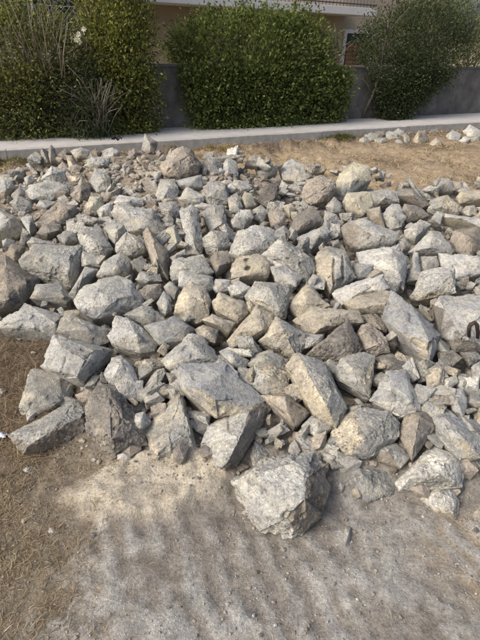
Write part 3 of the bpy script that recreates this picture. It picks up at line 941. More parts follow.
("broad rough grey block above the notched tan block", "l/g@F", "230,252 238,232 257,225 273,230 275,247 262,255 237,258", "245,235,.3 265,240,.35 250,250,.35", .8),
("grey slab fragment right of the pale cube", "g", "253,210 261,205 268,212 263,222 254,219", "", .4),
("brown chunk right of the grey slab fragment", "p", "268,214 277,208 286,214 284,226 272,226", "", .6),
("small tan stub under the rough rounded boulder's left side", "t", "283,206 291,203 296,209 290,216", "", .3),
("grey wedge below the brown chunk at centre", "g/k@R", "274,232 284,226 292,234 287,243 277,242", "", .5),
# --- left part
("wide pale slab with an uneven top left of the tall column", "l", "112,212 117,204 133,206 152,209 164,226 160,234 147,235 127,231 114,220", "128,213,.3 150,220,.35 140,229,.3", .6),
("white flat slab lying on the wide pale slab", "w", "113,203 120,195 132,196 143,199 143,205 127,208", "", .4),
("pale ragged piece left of the white flat slab", "l/k@F", "97,211 103,205 113,202 112,217 101,219", "", .7),
("yellowish brown rounded stone in the upper left", "y/n@F", "85,205 90,197 102,197 104,206 95,215 87,213", "", .8),
("grey boulder below the wide pale slab", "l", "115,245 127,232 143,240 147,250 133,256 117,252", "", .7),
("pale squarish piece above the grey boulder", "l", "105,227 115,220 125,225 126,233 115,243 108,236", "", .4),
("mottled grey pyramid right of the squared ochre-cornered block", "g/l@L", "77,234 83,227 100,227 113,248 101,258 87,251", "86,232,.3 98,246,.35", .9),
("leaning pinkish brown slab left of the tall column's foot", "p/n@R", "143,233 148,228 158,235 168,250 171,265 168,278 158,273 148,256", "154,240,.3 160,264,.35", .3),
("flat grey piece below the leaning pinkish slab", "g", "136,279 140,271 159,274 161,281 147,284", "", .5),
("dark grey rounded block under the flat grey piece", "k", "139,291 147,285 161,284 162,294 152,302 144,297", "", .3),
("small upright grey block right of the dark rounded one", "b", "157,303 164,291 171,299 172,310 165,315", "", .3),
("grey chip between the pinkish slab and the long grey bar", "g", "164,287 170,281 180,289 174,299", "", .3),
("long grey bar with a pale chopped left end", "g/w@L", "179,286 180,270 185,271 212,277 214,287 209,291 184,288", "186,274,.25 210,281,.25 200,286,.25", .3),
("large grey boulder behind the long grey bar", "g", "170,270 175,258 202,255 212,272 205,278 186,272 173,281", "", .7),
("thin grey stick-like piece left of the tall column's foot", "g", "170,257 185,249 187,255 174,261", "", .4),
("pale lumps above the pale tan brick-shaped piece", "l", "211,287 216,279 230,280 230,290 217,292", "", .6),
("white rounded piece above the tan pyramid", "w", "228,287 237,280 250,287 243,297 232,295", "", .5),
("broad angular pale chunk above the blue-grey slab", "l/g@R", "163,360 177,343 190,333 203,338 217,353 223,362 200,363 172,368", "188,339,.3 180,356,.35 205,356,.35", .6),
("bluish piece above the blue-grey slab's right end", "b", "220,352 230,347 248,360 245,369 230,366", "", .5),
("grey piece with a pitted top at the upper left edge", "g", "10,203 19,196 32,202 35,210 22,215 14,210", "", .7),
("brown-grey slanting block below the long dark-bottomed block", "p/k@R", "37,222 50,208 57,202 75,205 77,212 67,222 50,227", "55,208,.3 68,210,.35", .5),
("flat tan piece on the brown-grey slanting block", "t/l@T", "36,206 40,200 57,202 47,210", "", .2),
("dark grey lump above the squared ochre-cornered block", "k", "37,233 44,224 60,224 62,231 47,237", "", .4),
("tan tilted slab at the left edge halfway up the heap", "l/t@R", "-8,206 2,209 15,217 25,230 15,238 -8,240", "", .3),
("upright pale piece right of the tan tilted slab", "l/g@R", "20,217 32,216 37,230 30,234 24,228", "", .3),
("long pale block with a dark hollow underside, upper left", "l/d@B", "26,192 30,185 50,180 66,185 69,195 50,201 32,199", "40,186,.3 60,190,.3", .6),
("whitish ragged mound on the long pale block", "w/g@R", "41,179 46,170 52,166 65,171 67,182 55,184", "", .8),
("tall tan piece right of the pinkish post", "t/n@R", "66,156 72,156 81,167 81,175 71,174", "", .4),
("thin pinkish post standing against the pavement, far left", "p", "47,151 51,145 55,149 57,161 51,163", "", .3),
("dark brown stone right of the pinkish post", "n/d@R", "57,155 65,149 72,154 66,160", "", .4),
("pale tan piece on the rim near the pavement", "t/l@T", "71,151 80,147 90,151 88,158 77,158", "", .4),
("brown stone between two pale tan pieces on the rim", "n", "90,152 96,148 102,152 98,158", "", .4),
("cream chunk on the rim left of the black scrap", "t/w@T", "102,151 112,147 120,152 116,161 105,158", "", .4),
("tan lumpy boulder below the rim at upper left", "t/l@T", "84,166 92,157 110,157 108,167 95,171", "", .8),
("pale tan boulder with flat face in the upper left", "l/t@R", "90,181 95,168 107,170 111,180 110,191 97,191", "", .6),
("brown slab tilted below the pale tan boulder", "p/n@R", "72,195 82,177 90,187 92,197 80,201", "", .4),
("brown low piece right of the tilted brown slab", "n/p@T", "100,197 110,190 122,187 118,198 106,201", "", .4),
("pale rounded stone beside the strip of grass", "l", "12,172 19,167 25,170 24,178 15,180", "", .5),
("small pale lump below the rounded stone near the grass", "l", "24,178 31,174 36,181 27,185", "", .5),
("tan piece at the left edge below the grass strip", "t/l@T", "-6,188 5,180 11,181 15,188 5,198 -5,196", "", .5),
("grey lump right of the tan piece at the left edge", "g", "11,195 20,186 26,194 16,201", "", .5),
("reddish tan shard near the grass strip", "p", "37,170 40,161 45,161 45,172", "", .2),
("grey flat rubble piece above the mottled grey pyramid", "g/k@F", "77,216 85,214 107,222 97,227 81,226", "", .9),
("small grey chunk between the dark lump and the mottled pyramid", "g", "57,236 66,230 75,232 77,241 65,243", "", .5),
("pale strip of concrete lying behind the squared block", "l", "27,243 33,237 50,240 62,245 45,250", "", .4),
# --- lower right
("white-topped block with dark front and a steel hook, at the right edge", "k/w@T", "435,306 440,297 460,293 490,295 490,348 455,349 442,338 438,320", "444,309,.5 486,311,.5 462,338,.42", .4),
("small white brick-like piece on dark soil near the right edge", "w", "440,386 441,379 456,376 458,382 448,389", "", .2),
("pale grey lump behind the small white brick-like piece", "l", "457,373 467,375 472,384 462,390 455,383", "", .5),
("tan stone touching the right picture edge above the sloping slab", "t/l@T", "471,367 480,361 488,368 485,381 473,379", "", .6),
("tan stone touching the right picture edge beside the sloping slab", "t", "474,415 481,406 490,412 488,425 477,426", "", .6),
("crumbly brown-grey lump below the rounded tan lump", "p/k@F", "358,333 362,326 371,323 388,340 389,352 376,355 363,350", "", 1.0),
("dark earthy lump under the rounded tan lump", "n/d@F", "357,316 375,314 387,322 386,332 366,326", "", 1.0),
("dark grey slab above the shield-shaped piece", "k", "375,357 392,354 411,366 405,374 385,371", "", .5),
("dark grey chunk below the hooked block", "k", "438,352 452,350 462,358 452,366 440,362", "", .6),
("grey chunk under the right end of the hooked block", "k/g@T", "460,352 476,351 482,358 470,366", "", .6),
("low grey crust patch in front of the smooth brownish lump", "b/g@T", "342,470 357,458 380,460 396,470 392,492 367,501 346,488", "", .7),
]
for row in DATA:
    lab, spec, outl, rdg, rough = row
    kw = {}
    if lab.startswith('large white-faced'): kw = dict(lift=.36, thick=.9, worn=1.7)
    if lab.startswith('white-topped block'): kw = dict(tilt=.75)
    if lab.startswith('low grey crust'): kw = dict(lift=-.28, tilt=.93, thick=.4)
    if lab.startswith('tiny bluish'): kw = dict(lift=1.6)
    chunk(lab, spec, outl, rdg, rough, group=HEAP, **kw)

STONES = [
("brown upright stone against the broken pavement edge at right", "n/t@L", "411,142 419,131 426,132 428,142 417,148"),
("tan low stone right of the brown upright stone", "t/p@R", "430,143 436,138 441,141 442,147 432,148"),
("white wedge of concrete by the pavement, third stone from the right edge", "w", "445,137 452,130 462,134 458,141 449,142"),
("grey-white chunk by the pavement, second stone from the right edge", "w/g@R", "457,142 465,136 471,139 467,145"),
("large white chunk by the pavement at the right edge", "w", "463,131 470,125 481,130 480,139 468,139"),
("slim grey stone standing alone on the bare dirt at front", "g", "342,540 345,527 351,528 350,546 345,551"),
("tan stone lying on the dirt at the right edge", "t/p@R", "472,514 480,506 488,512 484,526 474,522"),
("small brown stone on the dirt below the tan stone", "n", "470,531 476,527 480,531 476,536"),
]
for lab, spec, outl in STONES:
    chunk(lab, spec, outl, '', .5, name='stone', cat='stone', lift=.25)
# rubble footing under the pavement edge
FOOT = [(364, 143, 4.5, 3.4, 'g'), (372, 139, 5.5, 4, 'g'), (381, 143, 5, 3, 'g'), (380, 136, 4, 2.5, 'k'), (390, 139, 6, 4.4, 'l'), (399, 137, 4.4, 4.6, 'l'), (398, 144, 3.6, 2.3, 'g'), (406, 141, 3.4, 3.6, 'g'),
        (408, 134, 4.2, 2.4, 'k'), (433, 133, 5, 2.8, 'g'), (444, 131, 4.6, 2.6, 'l'), (474, 141, 5, 2.6, 'g'), (367, 136, 4, 2.6, 'k')]
FL = ['grey stone leftmost of the footing under the pavement', 'pale stone second along the pavement footing', 'low pale stone in front of the pavement footing', 'dark flat stone tucked under the pavement footing',
      'widest pale block of the pavement footing', 'upright pale block left of the brown upright stone', 'little grey stone at the foot of the footing\'s upright block', 'grey block touching the brown upright stone',
      'dark stone under the pavement above the brown upright stone', 'grey slab under the pavement right of the brown upright stone', 'pale slab under the pavement left of the white wedge', 'grey flat stone below the large white chunk by the pavement',
      'dark stone under the kerb behind the footing\'s leftmost stones']
for (x, y, w, h, c_), lab in zip(FOOT, FL):
    y -= 2.0
    ol = ' '.join('%.1f,%.1f' % (x + w * math.cos(a) * random.uniform(.8, 1.25), y + h * math.sin(a) * random.uniform(.8, 1.25)) for a in np.linspace(.4, .4 + 2 * math.pi, 7)[:-1])
    ol = ' '.join('%.1f,%.1f' % (x + (float(q.split(',')[0]) - x) * 1.3, y + (float(q.split(',')[1]) - y) * 1.3) for q in ol.split())
    chunk(lab, c_, ol, '', .6, name='footing_stone', cat='stone', group='footing stones under the pavement edge')
for x, y, rr in ((52, 531, 4.5), (74, 490, 3), (28, 470, 4), (60, 466, 3.4), (57, 470, 2.4)):
    lab = {52: 'white pebble lying lowest on the dry grass', 74: 'white pebble on the dirt below the sand mound\'s left end', 28: 'cream pebble in the grass below the pebble-studded beam end',
           60: 'white pebble beside its smaller twin under the long beam end', 57: 'tiny white pebble touching a bigger one under the beam end'}[x]
    ol = ' '.join('%.1f,%.1f' % (x + rr * math.cos(a) * random.uniform(.8, 1.3), y + rr * .75 * math.sin(a) * random.uniform(.8, 1.2)) for a in np.linspace(0, 2 * math.pi, 7)[:-1])
    chunk(lab, 'w', ol, '', .3, name='pebble', cat='pebble', lift=.3)

def dent(label, spots, depth):
    """press hollows into the visible side of a chunk"""
    o = CHUNKS[label]
    me = o.data
    V = np.zeros(len(me.vertices) * 3, dtype=np.float32)
    Nn = np.zeros(len(me.vertices) * 3, dtype=np.float32)
    me.vertices.foreach_get('co', V); V = V.reshape(-1, 3).astype(float)
    me.vertices.foreach_get('normal', Nn); Nn = Nn.reshape(-1, 3)
    W = V + np.array(o.location)
    x, y, k = project(W)
    vd = W - CAM; vd /= np.linalg.norm(vd, axis=1)[:, None]
    fc = (Nn * vd).sum(1) < -.05
    amt = np.zeros(len(V))
    for sx, sy, rx, ry in spots:
        d = np.sqrt(((x - sx) / rx) ** 2 + ((y - sy) / ry) ** 2)
        amt = np.maximum(amt, 1 - smooth(.7, 1.15, d))
    V += vd * (amt * fc * depth)[:, None]
    me.vertices.foreach_set('co', V.astype(np.float32).ravel())
    me.update()
dent('tan block with two notches in its front face', [(247, 260.5, 3.2, 2.3), (248, 268.5, 3.2, 2.3)], .035)
dent('ribbed tan and grey block standing upright right of centre', [(334, 272, 1.8, 15), (343, 268, 1.6, 13)], .03)

# rusty steel hook set in the block at the right edge
blk = CHUNKS["white-topped block with dark front and a steel hook, at the right edge"]
HOOK = 0.17
def hookpt(px, py, back):
    t, P, _h = surface_hit(466, 325, .1)
    d = ray(px, py)
    return CAM + d * (t - back - HOOK)
hk = [hookpt(469, 338, -.18), hookpt(468.7, 332, .07), hookpt(469.2, 327, .11), hookpt(471, 324, .115), hookpt(474.5, 322.5, .12), hookpt(477, 325, .115), hookpt(478, 333, .07), hookpt(477.5, 339, -.18)]
link('steel_hook', MB().tube(hk, .009, n=8).mesh('steel_hook', MAT['steel'], blk.location, shade=True), blk)

# --- smaller pieces filling the gaps of the heap, one object each
def in_any(x, y):
    for O in POLYS:
        if abs(x - O[:, 0].mean()) > 60 or abs(y - O[:, 1].mean()) > 60: continue
        a = O; b = np.roll(O, -1, axis=0)
        cr = ((a[:, 1] > y) != (b[:, 1] > y)) & (x < (b[:, 0] - a[:, 0]) * (y - a[:, 1]) / (b[:, 1] - a[:, 1] + 1e-9) + a[:, 0])
        if cr.sum() % 2: return True
    return False
frag = []
FR = 0.07
for v in range(14):
    pts = np.array([[x, y, z] for x in (-1, 1) for y in (-.8, .8) for z in (-.6, .6)]) * .78 * RNG.uniform(.42, 1.25, (8, 3)) * FR
    N, D, cc, HV, HF = hull_planes(pts, .85 * FR)
    c_ = 'gglltlggwltglp'[v]
    frag.append((rock_mesh(N, D, HV, HF, .85 * FR, 6, 300 + v, c_, None, None, .4 + .6 * (v % 3) / 2), c_))
WORD = dict(g='grey', l='light grey', t='tan', p='pinkish tan', n='brown', k='dark grey', w='whitish')
CUTS = (' with ', ' in ', ' at ', ' on ', ' left ', ' right ', ' above', ' below', ' under', ' behind', ' between', ' beside', ' cut off', ' alone', ' directly', ' leaning', ' overhanging',
        ' standing', ' lying', ' against', ' wedged', ' near', ' filling', ' tucked', ' resting', ' topping', ' facing', ' touching', ' half', ' casting', ' pointing', ' sloping', ' just', ' tilted', ' by ', ' from ', ',', ' of ')
alias = {}
for row, O in zip(DATA, POLYS):
    t_ = row[0]
    i_ = min([t_.find(c) for c in CUTS if t_.find(c) > 0] + [len(t_)])
    alias.setdefault(t_[:i_], []).append(O.mean(axis=0))
ANCH = [(k, v[0]) for k, v in alias.items() if len(v) == 1 and 3 <= len(k.split()) <= 7 and not any(k != q and k in q for q in alias)]
USED = set()
def frag_label(px, py, word, rpx):
    big = 'tiny' if rpx < 4.6 else ('small' if rpx < 7 else 'fist-sized')
    for name_, c in sorted(ANCH, key=lambda q: (q[1][0] - px) ** 2 + (q[1][1] - py) ** 2):
        dx, dy = px - c[0], py - c[1]
        rel = ('left of' if dx < 0 else 'right of') if abs(dx) > abs(dy) else ('just above' if dy < 0 else 'just below')
        for sz in (big,):
            lab = '%s %s fragment %s the %s' % (sz, word, rel, name_)
            if lab not in USED and len(lab.split()) <= 16:
                USED.add(lab)
                return lab
count = 0
tries = 0
while count < 298 and tries < 12000:
    tries += 1
    px, py = random.uniform(-5, 485), 152 + 350 * random.random() ** 1.5
    if in_any(px, py): continue
    t, P, h = surface_hit(px, py, 0.02 if py > 200 else 0.0)
    if h < 0.045 or (h < .3 and py < 215): continue
    if 20 < px < 250 and py > 455: continue
    if px < 62 and 318 < py < 440: continue
    rpx = random.choice((5.0, 6.5, 8.5, 11.0)) * (1.3 if py > 330 else 1.0)
    r = rpx * t / FOC
    me, c_ = frag[random.randrange(14)]
    if 70 < px < 215 and py < 215 and c_ in 'gw' and random.random() < .8: me, c_ = frag[random.choice((4, 10, 13))]
    if 115 < px < 170 and 150 < py < 205 and c_ in 'gk': continue
    o = link('concrete_fragment', me, None, tuple(P - UPV * r * (.12 if py > 225 else .55)), frag_label(px, py, WORD[c_], rpx), 'fragment', 'concrete fragments in the gaps of the heap')
    o.rotation_euler = (random.gauss(0, .5), random.gauss(0, .5), random.uniform(0, 6.3))
    q_ = r / FR
    o.scale = (q_ * random.uniform(1.0, 1.45), q_ * random.uniform(.8, 1.2), q_ * random.uniform(.55, 1.0))
    count += 1
print('fragments', count, 'chunks', len(POLYS))

# --- gravel
def pebbles(name, pos, rad, cols, label, cat):
    base, F = ico(1)
    n = len(pos)
    sc = RNG.uniform(.6, 1.25, (n, 1, 3)) * rad[:, None, None]
    jit = RNG.uniform(.75, 1.2, (n, len(base), 1))
    a = RNG.uniform(0, 6.3, n)
    ca, sa = np.cos(a), np.sin(a)
    V = base[None] * jit
    x = V[:, :, 0] * ca[:, None] - V[:, :, 1] * sa[:, None]
    y = V[:, :, 0] * sa[:, None] + V[:, :, 1] * ca[:, None]
    V = np.stack([x, y, V[:, :, 2] * .75], -1) * sc + pos[:, None, :]
    FF = (F[None] + (np.arange(n) * len(base))[:, None, None]).reshape(-1, 3)
    C = np.repeat(np.c_[cols, np.full(n, .3)], len(base), axis=0)
    link(name, np_mesh(name, V.reshape(-1, 3), FF, MAT['concrete'], C, shade=False), None, None, label, cat, None, 'stuff')
# on the soil: random ground spots, dense on the heap, thinner in front of it
Xp = RNG.uniform(-3.6, 4.2, 26000); Yp = RNG.uniform(.65, 6.2, 26000)
keep = (np.abs(Xp) < .25 + .62 * Yp + .3)
Xp, Yp = Xp[keep], Yp[keep]
hz_, _c = ground_z_col(Xp, Yp)
Hh = heap(Xp, Yp)
pr = np.where(Hh > .04, 1.0, np.where(Hh > .003, .9, np.where(Yp < 1.9, .2, .12)))
pr = pr * (1 - .93 * blob(Xp, Yp, 12, 385, .34, .62, 0, .03, 41, .4, .3))
k_ = RNG.random(len(Xp)) < pr
Xp, Yp, hz_, Hh = Xp[k_], Yp[k_], hz_[k_], Hh[k_]
rad = np.where(Hh > .012, RNG.gamma(1.8, .009, len(Xp)) + .005, RNG.gamma(1.5, .0016, len(Xp)) + .0018)
rad = np.minimum(rad, .055)
Xq = RNG.uniform(-.9, 1.6, 14000); Yq = RNG.uniform(.62, 1.75, 14000)
hq, _c = ground_z_col(Xq, Yq)
kq = (heap(Xq, Yq) < .05) & (RNG.random(14000) < .6 * smooth(-.5, .6, fbm(np.c_[Xq, Yq, Xq * 0] * 5, 91, 3)))
Xp, Yp, hz_ = np.r_[Xp, Xq[kq]], np.r_[Yp, Yq[kq]], np.r_[hz_, hq[kq]]
rad = np.r_[rad, RNG.gamma(1.6, .0011, kq.sum()) + .0012]
tone = np.array([TONE[c] for c in 'gltpnk'])[RNG.integers(0, 6, len(Xp))] * RNG.uniform(.7, 1.1, (len(Xp), 1))
pebbles('gravel', np.c_[Xp, Yp, hz_ + rad * .3], rad, tone, 'loose gravel and crumbs of concrete scattered over the heap and dirt', 'gravel')

# --- litter
def scrap(name, px, py, w, h, mat, label, lift=.02, n=6):
    t, P0, _ = surface_hit(px, py, .02)
    R_ = t / FOC
    bm = bmesh.new()
    bmesh.ops.create_grid(bm, x_segments=n, y_segments=n, size=1.0)
    for vv in bm.verts:
        x, y = vv.co.x, vv.co.y
        z = .5 * math.sin(3 * x + px) * math.cos(2.6 * y + py) + .25 * math.sin(7 * x * y + 1)
        vv.co = Vector((x * w * R_ * (1 + .2 * math.sin(5 * y)), y * w * R_ * .8, (z + .5) * h * R_))
    bmesh.ops.solidify(bm, geom=list(bm.faces), thickness=.002)
    me = bpy.data.meshes.new(name); bm.to_mesh(me); bm.free()
    me.materials.append(mat)
    link(name, me, None, tuple(P0 + UPV * lift), label, 'litter')
scrap('plastic_scrap', 117, 146, 4.5, 4, MAT['black'], 'crumpled black plastic scrap on the rim near the pavement', .05)
scrap('plastic_scrap', 3, 438, 4, 3, MAT['blue'], 'crumpled pale blue plastic scrap at the left edge by the beam end', .01)
# ------------------------------------------------------------------ plants
def leaves(P, D, size, cols, aspect=.45, fold=.25, origin=(0, 0, 0)):
    """one folded leaf at every point P pointing along D"""
    n = len(P)
    D = D / (np.linalg.norm(D, axis=1)[:, None] + 1e-9)
    A = np.cross(D, RNG.normal(size=(n, 3))); A /= np.linalg.norm(A, axis=1)[:, None] + 1e-9
    B = np.cross(D, A)
    s = size[:, None]
    w = s * aspect * .5
    p0 = P; p2 = P + D * s
    mid = P + D * s * .45
    p1 = mid + A * w + B * w * fold
    p3 = mid - A * w + B * w * fold
    V = np.stack([p0, p1, p2, p3], 1).reshape(-1, 3) - np.asarray(origin)
    b = np.arange(n)[:, None] * 4
    F = np.concatenate([b + [0, 1, 2], b + [0, 2, 3]], 0)
    C = np.repeat(np.c_[cols, np.ones(n)], 4, axis=0)
    return V, F, C

def palette(n, tones, var=.25):
    t = np.array(tones)[RNG.integers(0, len(tones), n)]
    return t * RNG.uniform(1 - var, 1 + var, (n, 1))

def shrub(name, label, cat, s0, s1, o0, o1, z1, n, size, tones, trunks=3, droop=0.0, power=3.5, clump=.16, aspect=.5, seed=0, bare=0, crown_mat='leaf', group=None, taper=0.0, zlow=0.0, shift=0.0):
    """leafy crown filling an uneven rounded box between s0..s1 along the pavement, o0..o1 across, up to z1"""
    lim = (s0 - .02, s1 + .02)
    s0, s1, o0 = s0 + clump * 1.1, s1 - clump * 1.1, o0 + clump * .6
    base = along(.5 * (s0 + s1), .5 * (o0 + o1), 0 if o0 > .3 else PZ - .02)
    root = empty(name, base, label, cat, group)
    nc = max(60, n // 28)
    # clump centres: mostly near the outside of the crown
    U = RNG.normal(size=(nc * 3, 3))
    U = U / (np.abs(U) ** power).sum(1, keepdims=True) ** (1 / power)
    rad = np.where(RNG.random(len(U)) < .78, RNG.uniform(.80, 1.0, len(U)), RNG.uniform(.15, .85, len(U)))
    U = U * rad[:, None]
    lump = 1 + .30 * fbm(U * 2.0 + seed, seed, 3)
    U = U * lump[:, None]
    dens = fbm(U * 3.1 + seed * 2.3, seed + 4, 3)
    U = U[dens > -.28][:nc]
    dz = .5 * (z1 - zlow)
    wide = 1 - taper * (1 - (U[:, 2] + 1) / 2)
    C = np.array([along(.5 * (s0 + s1) + shift * (w_ - 1) + u[0] * .5 * (s1 - s0) * w_, .5 * (o0 + o1) + u[1] * .5 * (o1 - o0), max(zlow + dz + u[2] * dz, .16)) for u, w_ in zip(U, wide)])
    k = RNG.integers(0, len(C), n)
    P = C[k] + RNG.normal(size=(n, 3)) * clump * np.array([1, 1, .8])
    P[:, 2] = np.maximum(P[:, 2], .15 + RNG.random(n) * .05)
    sc_ = (P - PO) @ PD                # keep the sides of the crown trimmed
    P = P + (np.clip(sc_, lim[0], lim[1]) - sc_ + RNG.normal(0, .02, n) * ((sc_ < lim[0]) | (sc_ > lim[1])))[:, None] * PD
    if o0 < .3:                       # the foot of the crown stands in front of the wall
        off = (P - PO) @ PNRM
        inw = (P[:, 2] < PZ + WH + .03) & (off > WO - .02)
        new = RNG.uniform(o0 - .04, WO - .03, n)
        P = P + np.where(inw, new - off, 0)[:, None] * PNRM
    out = P - (base + UPV * (z1 * .45))
    out /= np.linalg.norm(out, axis=1)[:, None]
    D = out * .8 + RNG.normal(size=(n, 3)) * .75 + UPV * (.35 - droop)
    ctone = .6 + .8 * RNG.random(len(C))
    cols = np.array([1.36, 1.30, 1.30]) * palette(n, tones, .4) * ctone[k][:, None]
    ns = max(8, n // 700)                 # new shoots standing out of the crown
    top = C[np.argsort(-(C[:, 2] + .3 * RNG.random(len(C))))[:max(ns * 2, 10)]]
    for c0 in top[RNG.permutation(len(top))[:ns]]:
        hgt = RNG.uniform(.15, .42)
        q = RNG.integers(0, n, 22)
        tt = RNG.random(22)[:, None]
        ld = np.array([RNG.normal(0, .18), RNG.normal(0, .12), 1.0]) * hgt
        P[q] = c0 + ld * tt + RNG.normal(size=(22, 3)) * .02
        D[q] = RNG.normal(size=(22, 3)) + UPV * .7
    V, F, cc = leaves(P, D, size * RNG.uniform(.6, 1.25, n), cols, aspect, origin=base)
    link('crown', np_mesh('crown', V, F, MAT[crown_mat], cc, shade=False), root)
    rs = random.Random(seed)
    for t in range(trunks):
        a = s0 + (s1 - s0) * (t + .5 + rs.uniform(-.25, .25)) / trunks
        p = along(a, .5 * (o0 + o1) + rs.uniform(-.1, .1), .05)
        m = MB()
        path = [p]
        for q in range(7):
            p = p + np.array([rs.uniform(-.08, .08), rs.uniform(-.08, .08), (z1 - .3) / 7])
            path.append(p)
        m.tube(path, .028, .008, 6)
        for q in range(2, 7):
            for _ in range(3):
                e = path[q] + np.array([rs.uniform(-.45, .45), rs.uniform(-.3, .3), rs.uniform(.15, .5)])
                m.tube([path[q], .5 * (path[q] + e) + UPV * .05, e], .010, .003, 4)
        link('stem', m.mesh('stem', MAT['bark'], base, shade=True), root)
    return root, base

GREEN = [(.075, .105, .034), (.098, .128, .042), (.128, .155, .052), (.055, .080, .028)]
YELL = [(.145, .16, .05), (.185, .19, .065), (.11, .135, .045), (.08, .105, .036)]
DULL = [(.095, .10, .055), (.125, .12, .07), (.075, .09, .045)]
CON = [(.032, .046, .024), (.042, .060, .030), (.056, .076, .040), (.075, .090, .048)]
sA, sB, sC = s_of(-25, 141), s_of(72, 136), s_of(104, 135)
sD, sE = s_of(167, 131), s_of(180, 130.5)
sF = s_of(336, 121.5)
# overgrown dull hedge with dead twigs
r1, b1 = shrub('overgrown_shrub', 'overgrown dull green shrub full of grey dead twigs at far left', 'shrub', sA - .3, sC + .1, -.12, .55, 1.66, 24000, .050, [(a * 1.2, b * 1.15, c * 1.1) for a, b, c in DULL] + YELL, 4, .1, 3, .13, .42, 11)
m = MB()
rs = random.Random(4)
for i in range(46):
    a = rs.uniform(s_of(10, 139), s_of(75, 136))
    p = along(a, rs.uniform(-.22, .1), rs.uniform(.9, 1.4))
    q = p + np.array([rs.uniform(-.25, .25), rs.uniform(-.25, .05), rs.uniform(.25, .75)])
    m.tube([p, .5 * (p + q) + np.array([rs.uniform(-.05, .05)] * 3), q], .0055, .002, 4)
for i in range(40):
    a = s_of(98, 135) + rs.uniform(-.12, .12)
    p = along(a, rs.uniform(-.2, 0), .15)
    q = p + np.array([rs.uniform(-.4, .35), rs.uniform(-.25, .0), rs.uniform(.4, .8)])
    m.tube([p, .5 * (p + q) + UPV * .06, q], .006, .0025, 4)
link('dead_twigs', m.mesh('dead_twigs', MAT['twig'], b1, shade=True), r1)
# feathery fronds hanging low in it
r1b, bb = shrub('feathery_shrub', 'dark feathery drooping shrub between the overgrown shrub and the clipped hedge', 'shrub', sB - .15, sC + .15, -.32, .1, 1.0, 5000, .085, [(.05, .07, .04), (.07, .09, .05), (.035, .05, .03)], 2, .7, 2.5, .10, .16, 12)
# yellow-green clipped hedge column
shrub('clipped_hedge', 'tall yellow-green clipped hedge left of the narrow gap', 'hedge', sC - .12, sD - .07, -.12, .6, 2.5, 24000, .056, YELL + YELL[:2], 3, .0, 5, .11, .5, 13)
# big laurel-like hedge
shrub('laurel_hedge', 'broad dense green hedge with glossy leaves in the middle of the wall', 'hedge', sE + .12, sF + .12, -.10, 1.0, 1.72, 46000, .062, GREEN + YELL[2:3], 6, .0, 4.5, .13, .52, 14)
# dark fan-shaped shrub
s3, s4 = s_of(362, 120), s_of(455, 116)
shrub('spreading_shrub', 'dark fan-shaped shrub narrowing to its foot right of the hedge', 'shrub', s3 - .55, s4 + .95, -.10, .9, 2.1, 38000, .052, CON, 5, -.2, 2.6, .12, .42, 15, taper=.88, zlow=.05, shift=.8)
# paler garden hedge over the wall, far right, and dark trees behind the fence
s5, s6 = s_of(425, 117), s_of(530, 113)
shrub('garden_bush', 'pale green bush looking over the wall at the right edge', 'shrub', s5, s6 + 2.5, .9, 2.2, 3.0, 16000, .075, [(.13, .15, .07), (.10, .125, .055), (.16, .17, .09)], 3, .1, 3, .16, .5, 16)
shrub('garden_tree', 'dark leafy tree behind the wire fence at top left', 'tree', sA - 1.5, sC + 1.6, 1.6, 3.4, 4.2, 18000, .10, [(.03, .045, .02), (.045, .06, .025), (.06, .08, .03)], 3, .1, 3, .2, .5, 17)

# white flowers by the clipped hedge
fl = empty('white_flowers', along(s_of(80, 135), -.15, 1.35), 'cluster of small white flowers beside the clipped hedge', 'flowers')
fo = along(s_of(80, 135), -.15, 1.35)
for i, (fx, fy) in enumerate(((84, 29), (79, 34), (78, 38), (80, 42), (76, 40))):
    sF_, zF = hz(fx, fy, -.16)
    c0 = along(sF_, -.16, zF)
    k = 7
    ang = np.linspace(0, 6.28, k + 1)[:-1]
    D = np.stack([np.cos(ang), np.full(k, -.5), np.sin(ang)], 1)
    V, F, cc = leaves(np.repeat(c0[None], k, 0), D, np.full(k, .045), np.tile([.78, .77, .72], (k, 1)), .7, origin=fo)
    link('blossom', np_mesh('blossom', V, F, MAT['petal'], cc, shade=False), fl)

# ------------------------------------------------------------------ wire fence on the wall
fs0, fs1 = s_of(-30, 142), s_of(112, 134)
z0f, z1f = PZ + WH + .03, hz(75, 7, WO + .12)[1]
fe = empty('wire_fence', along(fs0, WO + .12, z0f), 'chain-link wire fence on top of the wall at upper left', 'fence')
fo = along(fs0, WO + .12, z0f)
for a in (fs0 + .1, s_of(56, 137), fs1):
    link('post', MB().tube([along(a, WO + .12, z0f - .03), along(a, WO + .12, z1f + .06)], .02, n=8).mesh('post', MAT['galv'], fo, shade=True), fe)
link('top_wire', MB().tube([along(fs0, WO + .115, z1f), along(fs1, WO + .115, z1f)], .005, n=5).mesh('top_wire', MAT['galv'], fo), fe)
m = MB()
step = .075
hgt = z1f - z0f
a = fs0 - hgt
while a < fs1:
    for sg in (1, -1):
        lo, hi = (a, a + hgt)
        u0, u1 = max(lo, fs0), min(hi, fs1)
        if u1 - u0 > .02:
            if sg > 0: pz0, pz1 = z0f + (u0 - lo), z0f + (u1 - lo)
            else: pz0, pz1 = z1f - (u0 - lo), z1f - (u1 - lo)
            m.tube([along(u0, WO + .12 + .003 * sg, pz0), along(u1, WO + .12 + .003 * sg, pz1)], .0032, n=3)
    a += step
link('mesh_wire', m.mesh('mesh_wire', MAT['galv'], fo), fe)['kind'] = 'stuff'

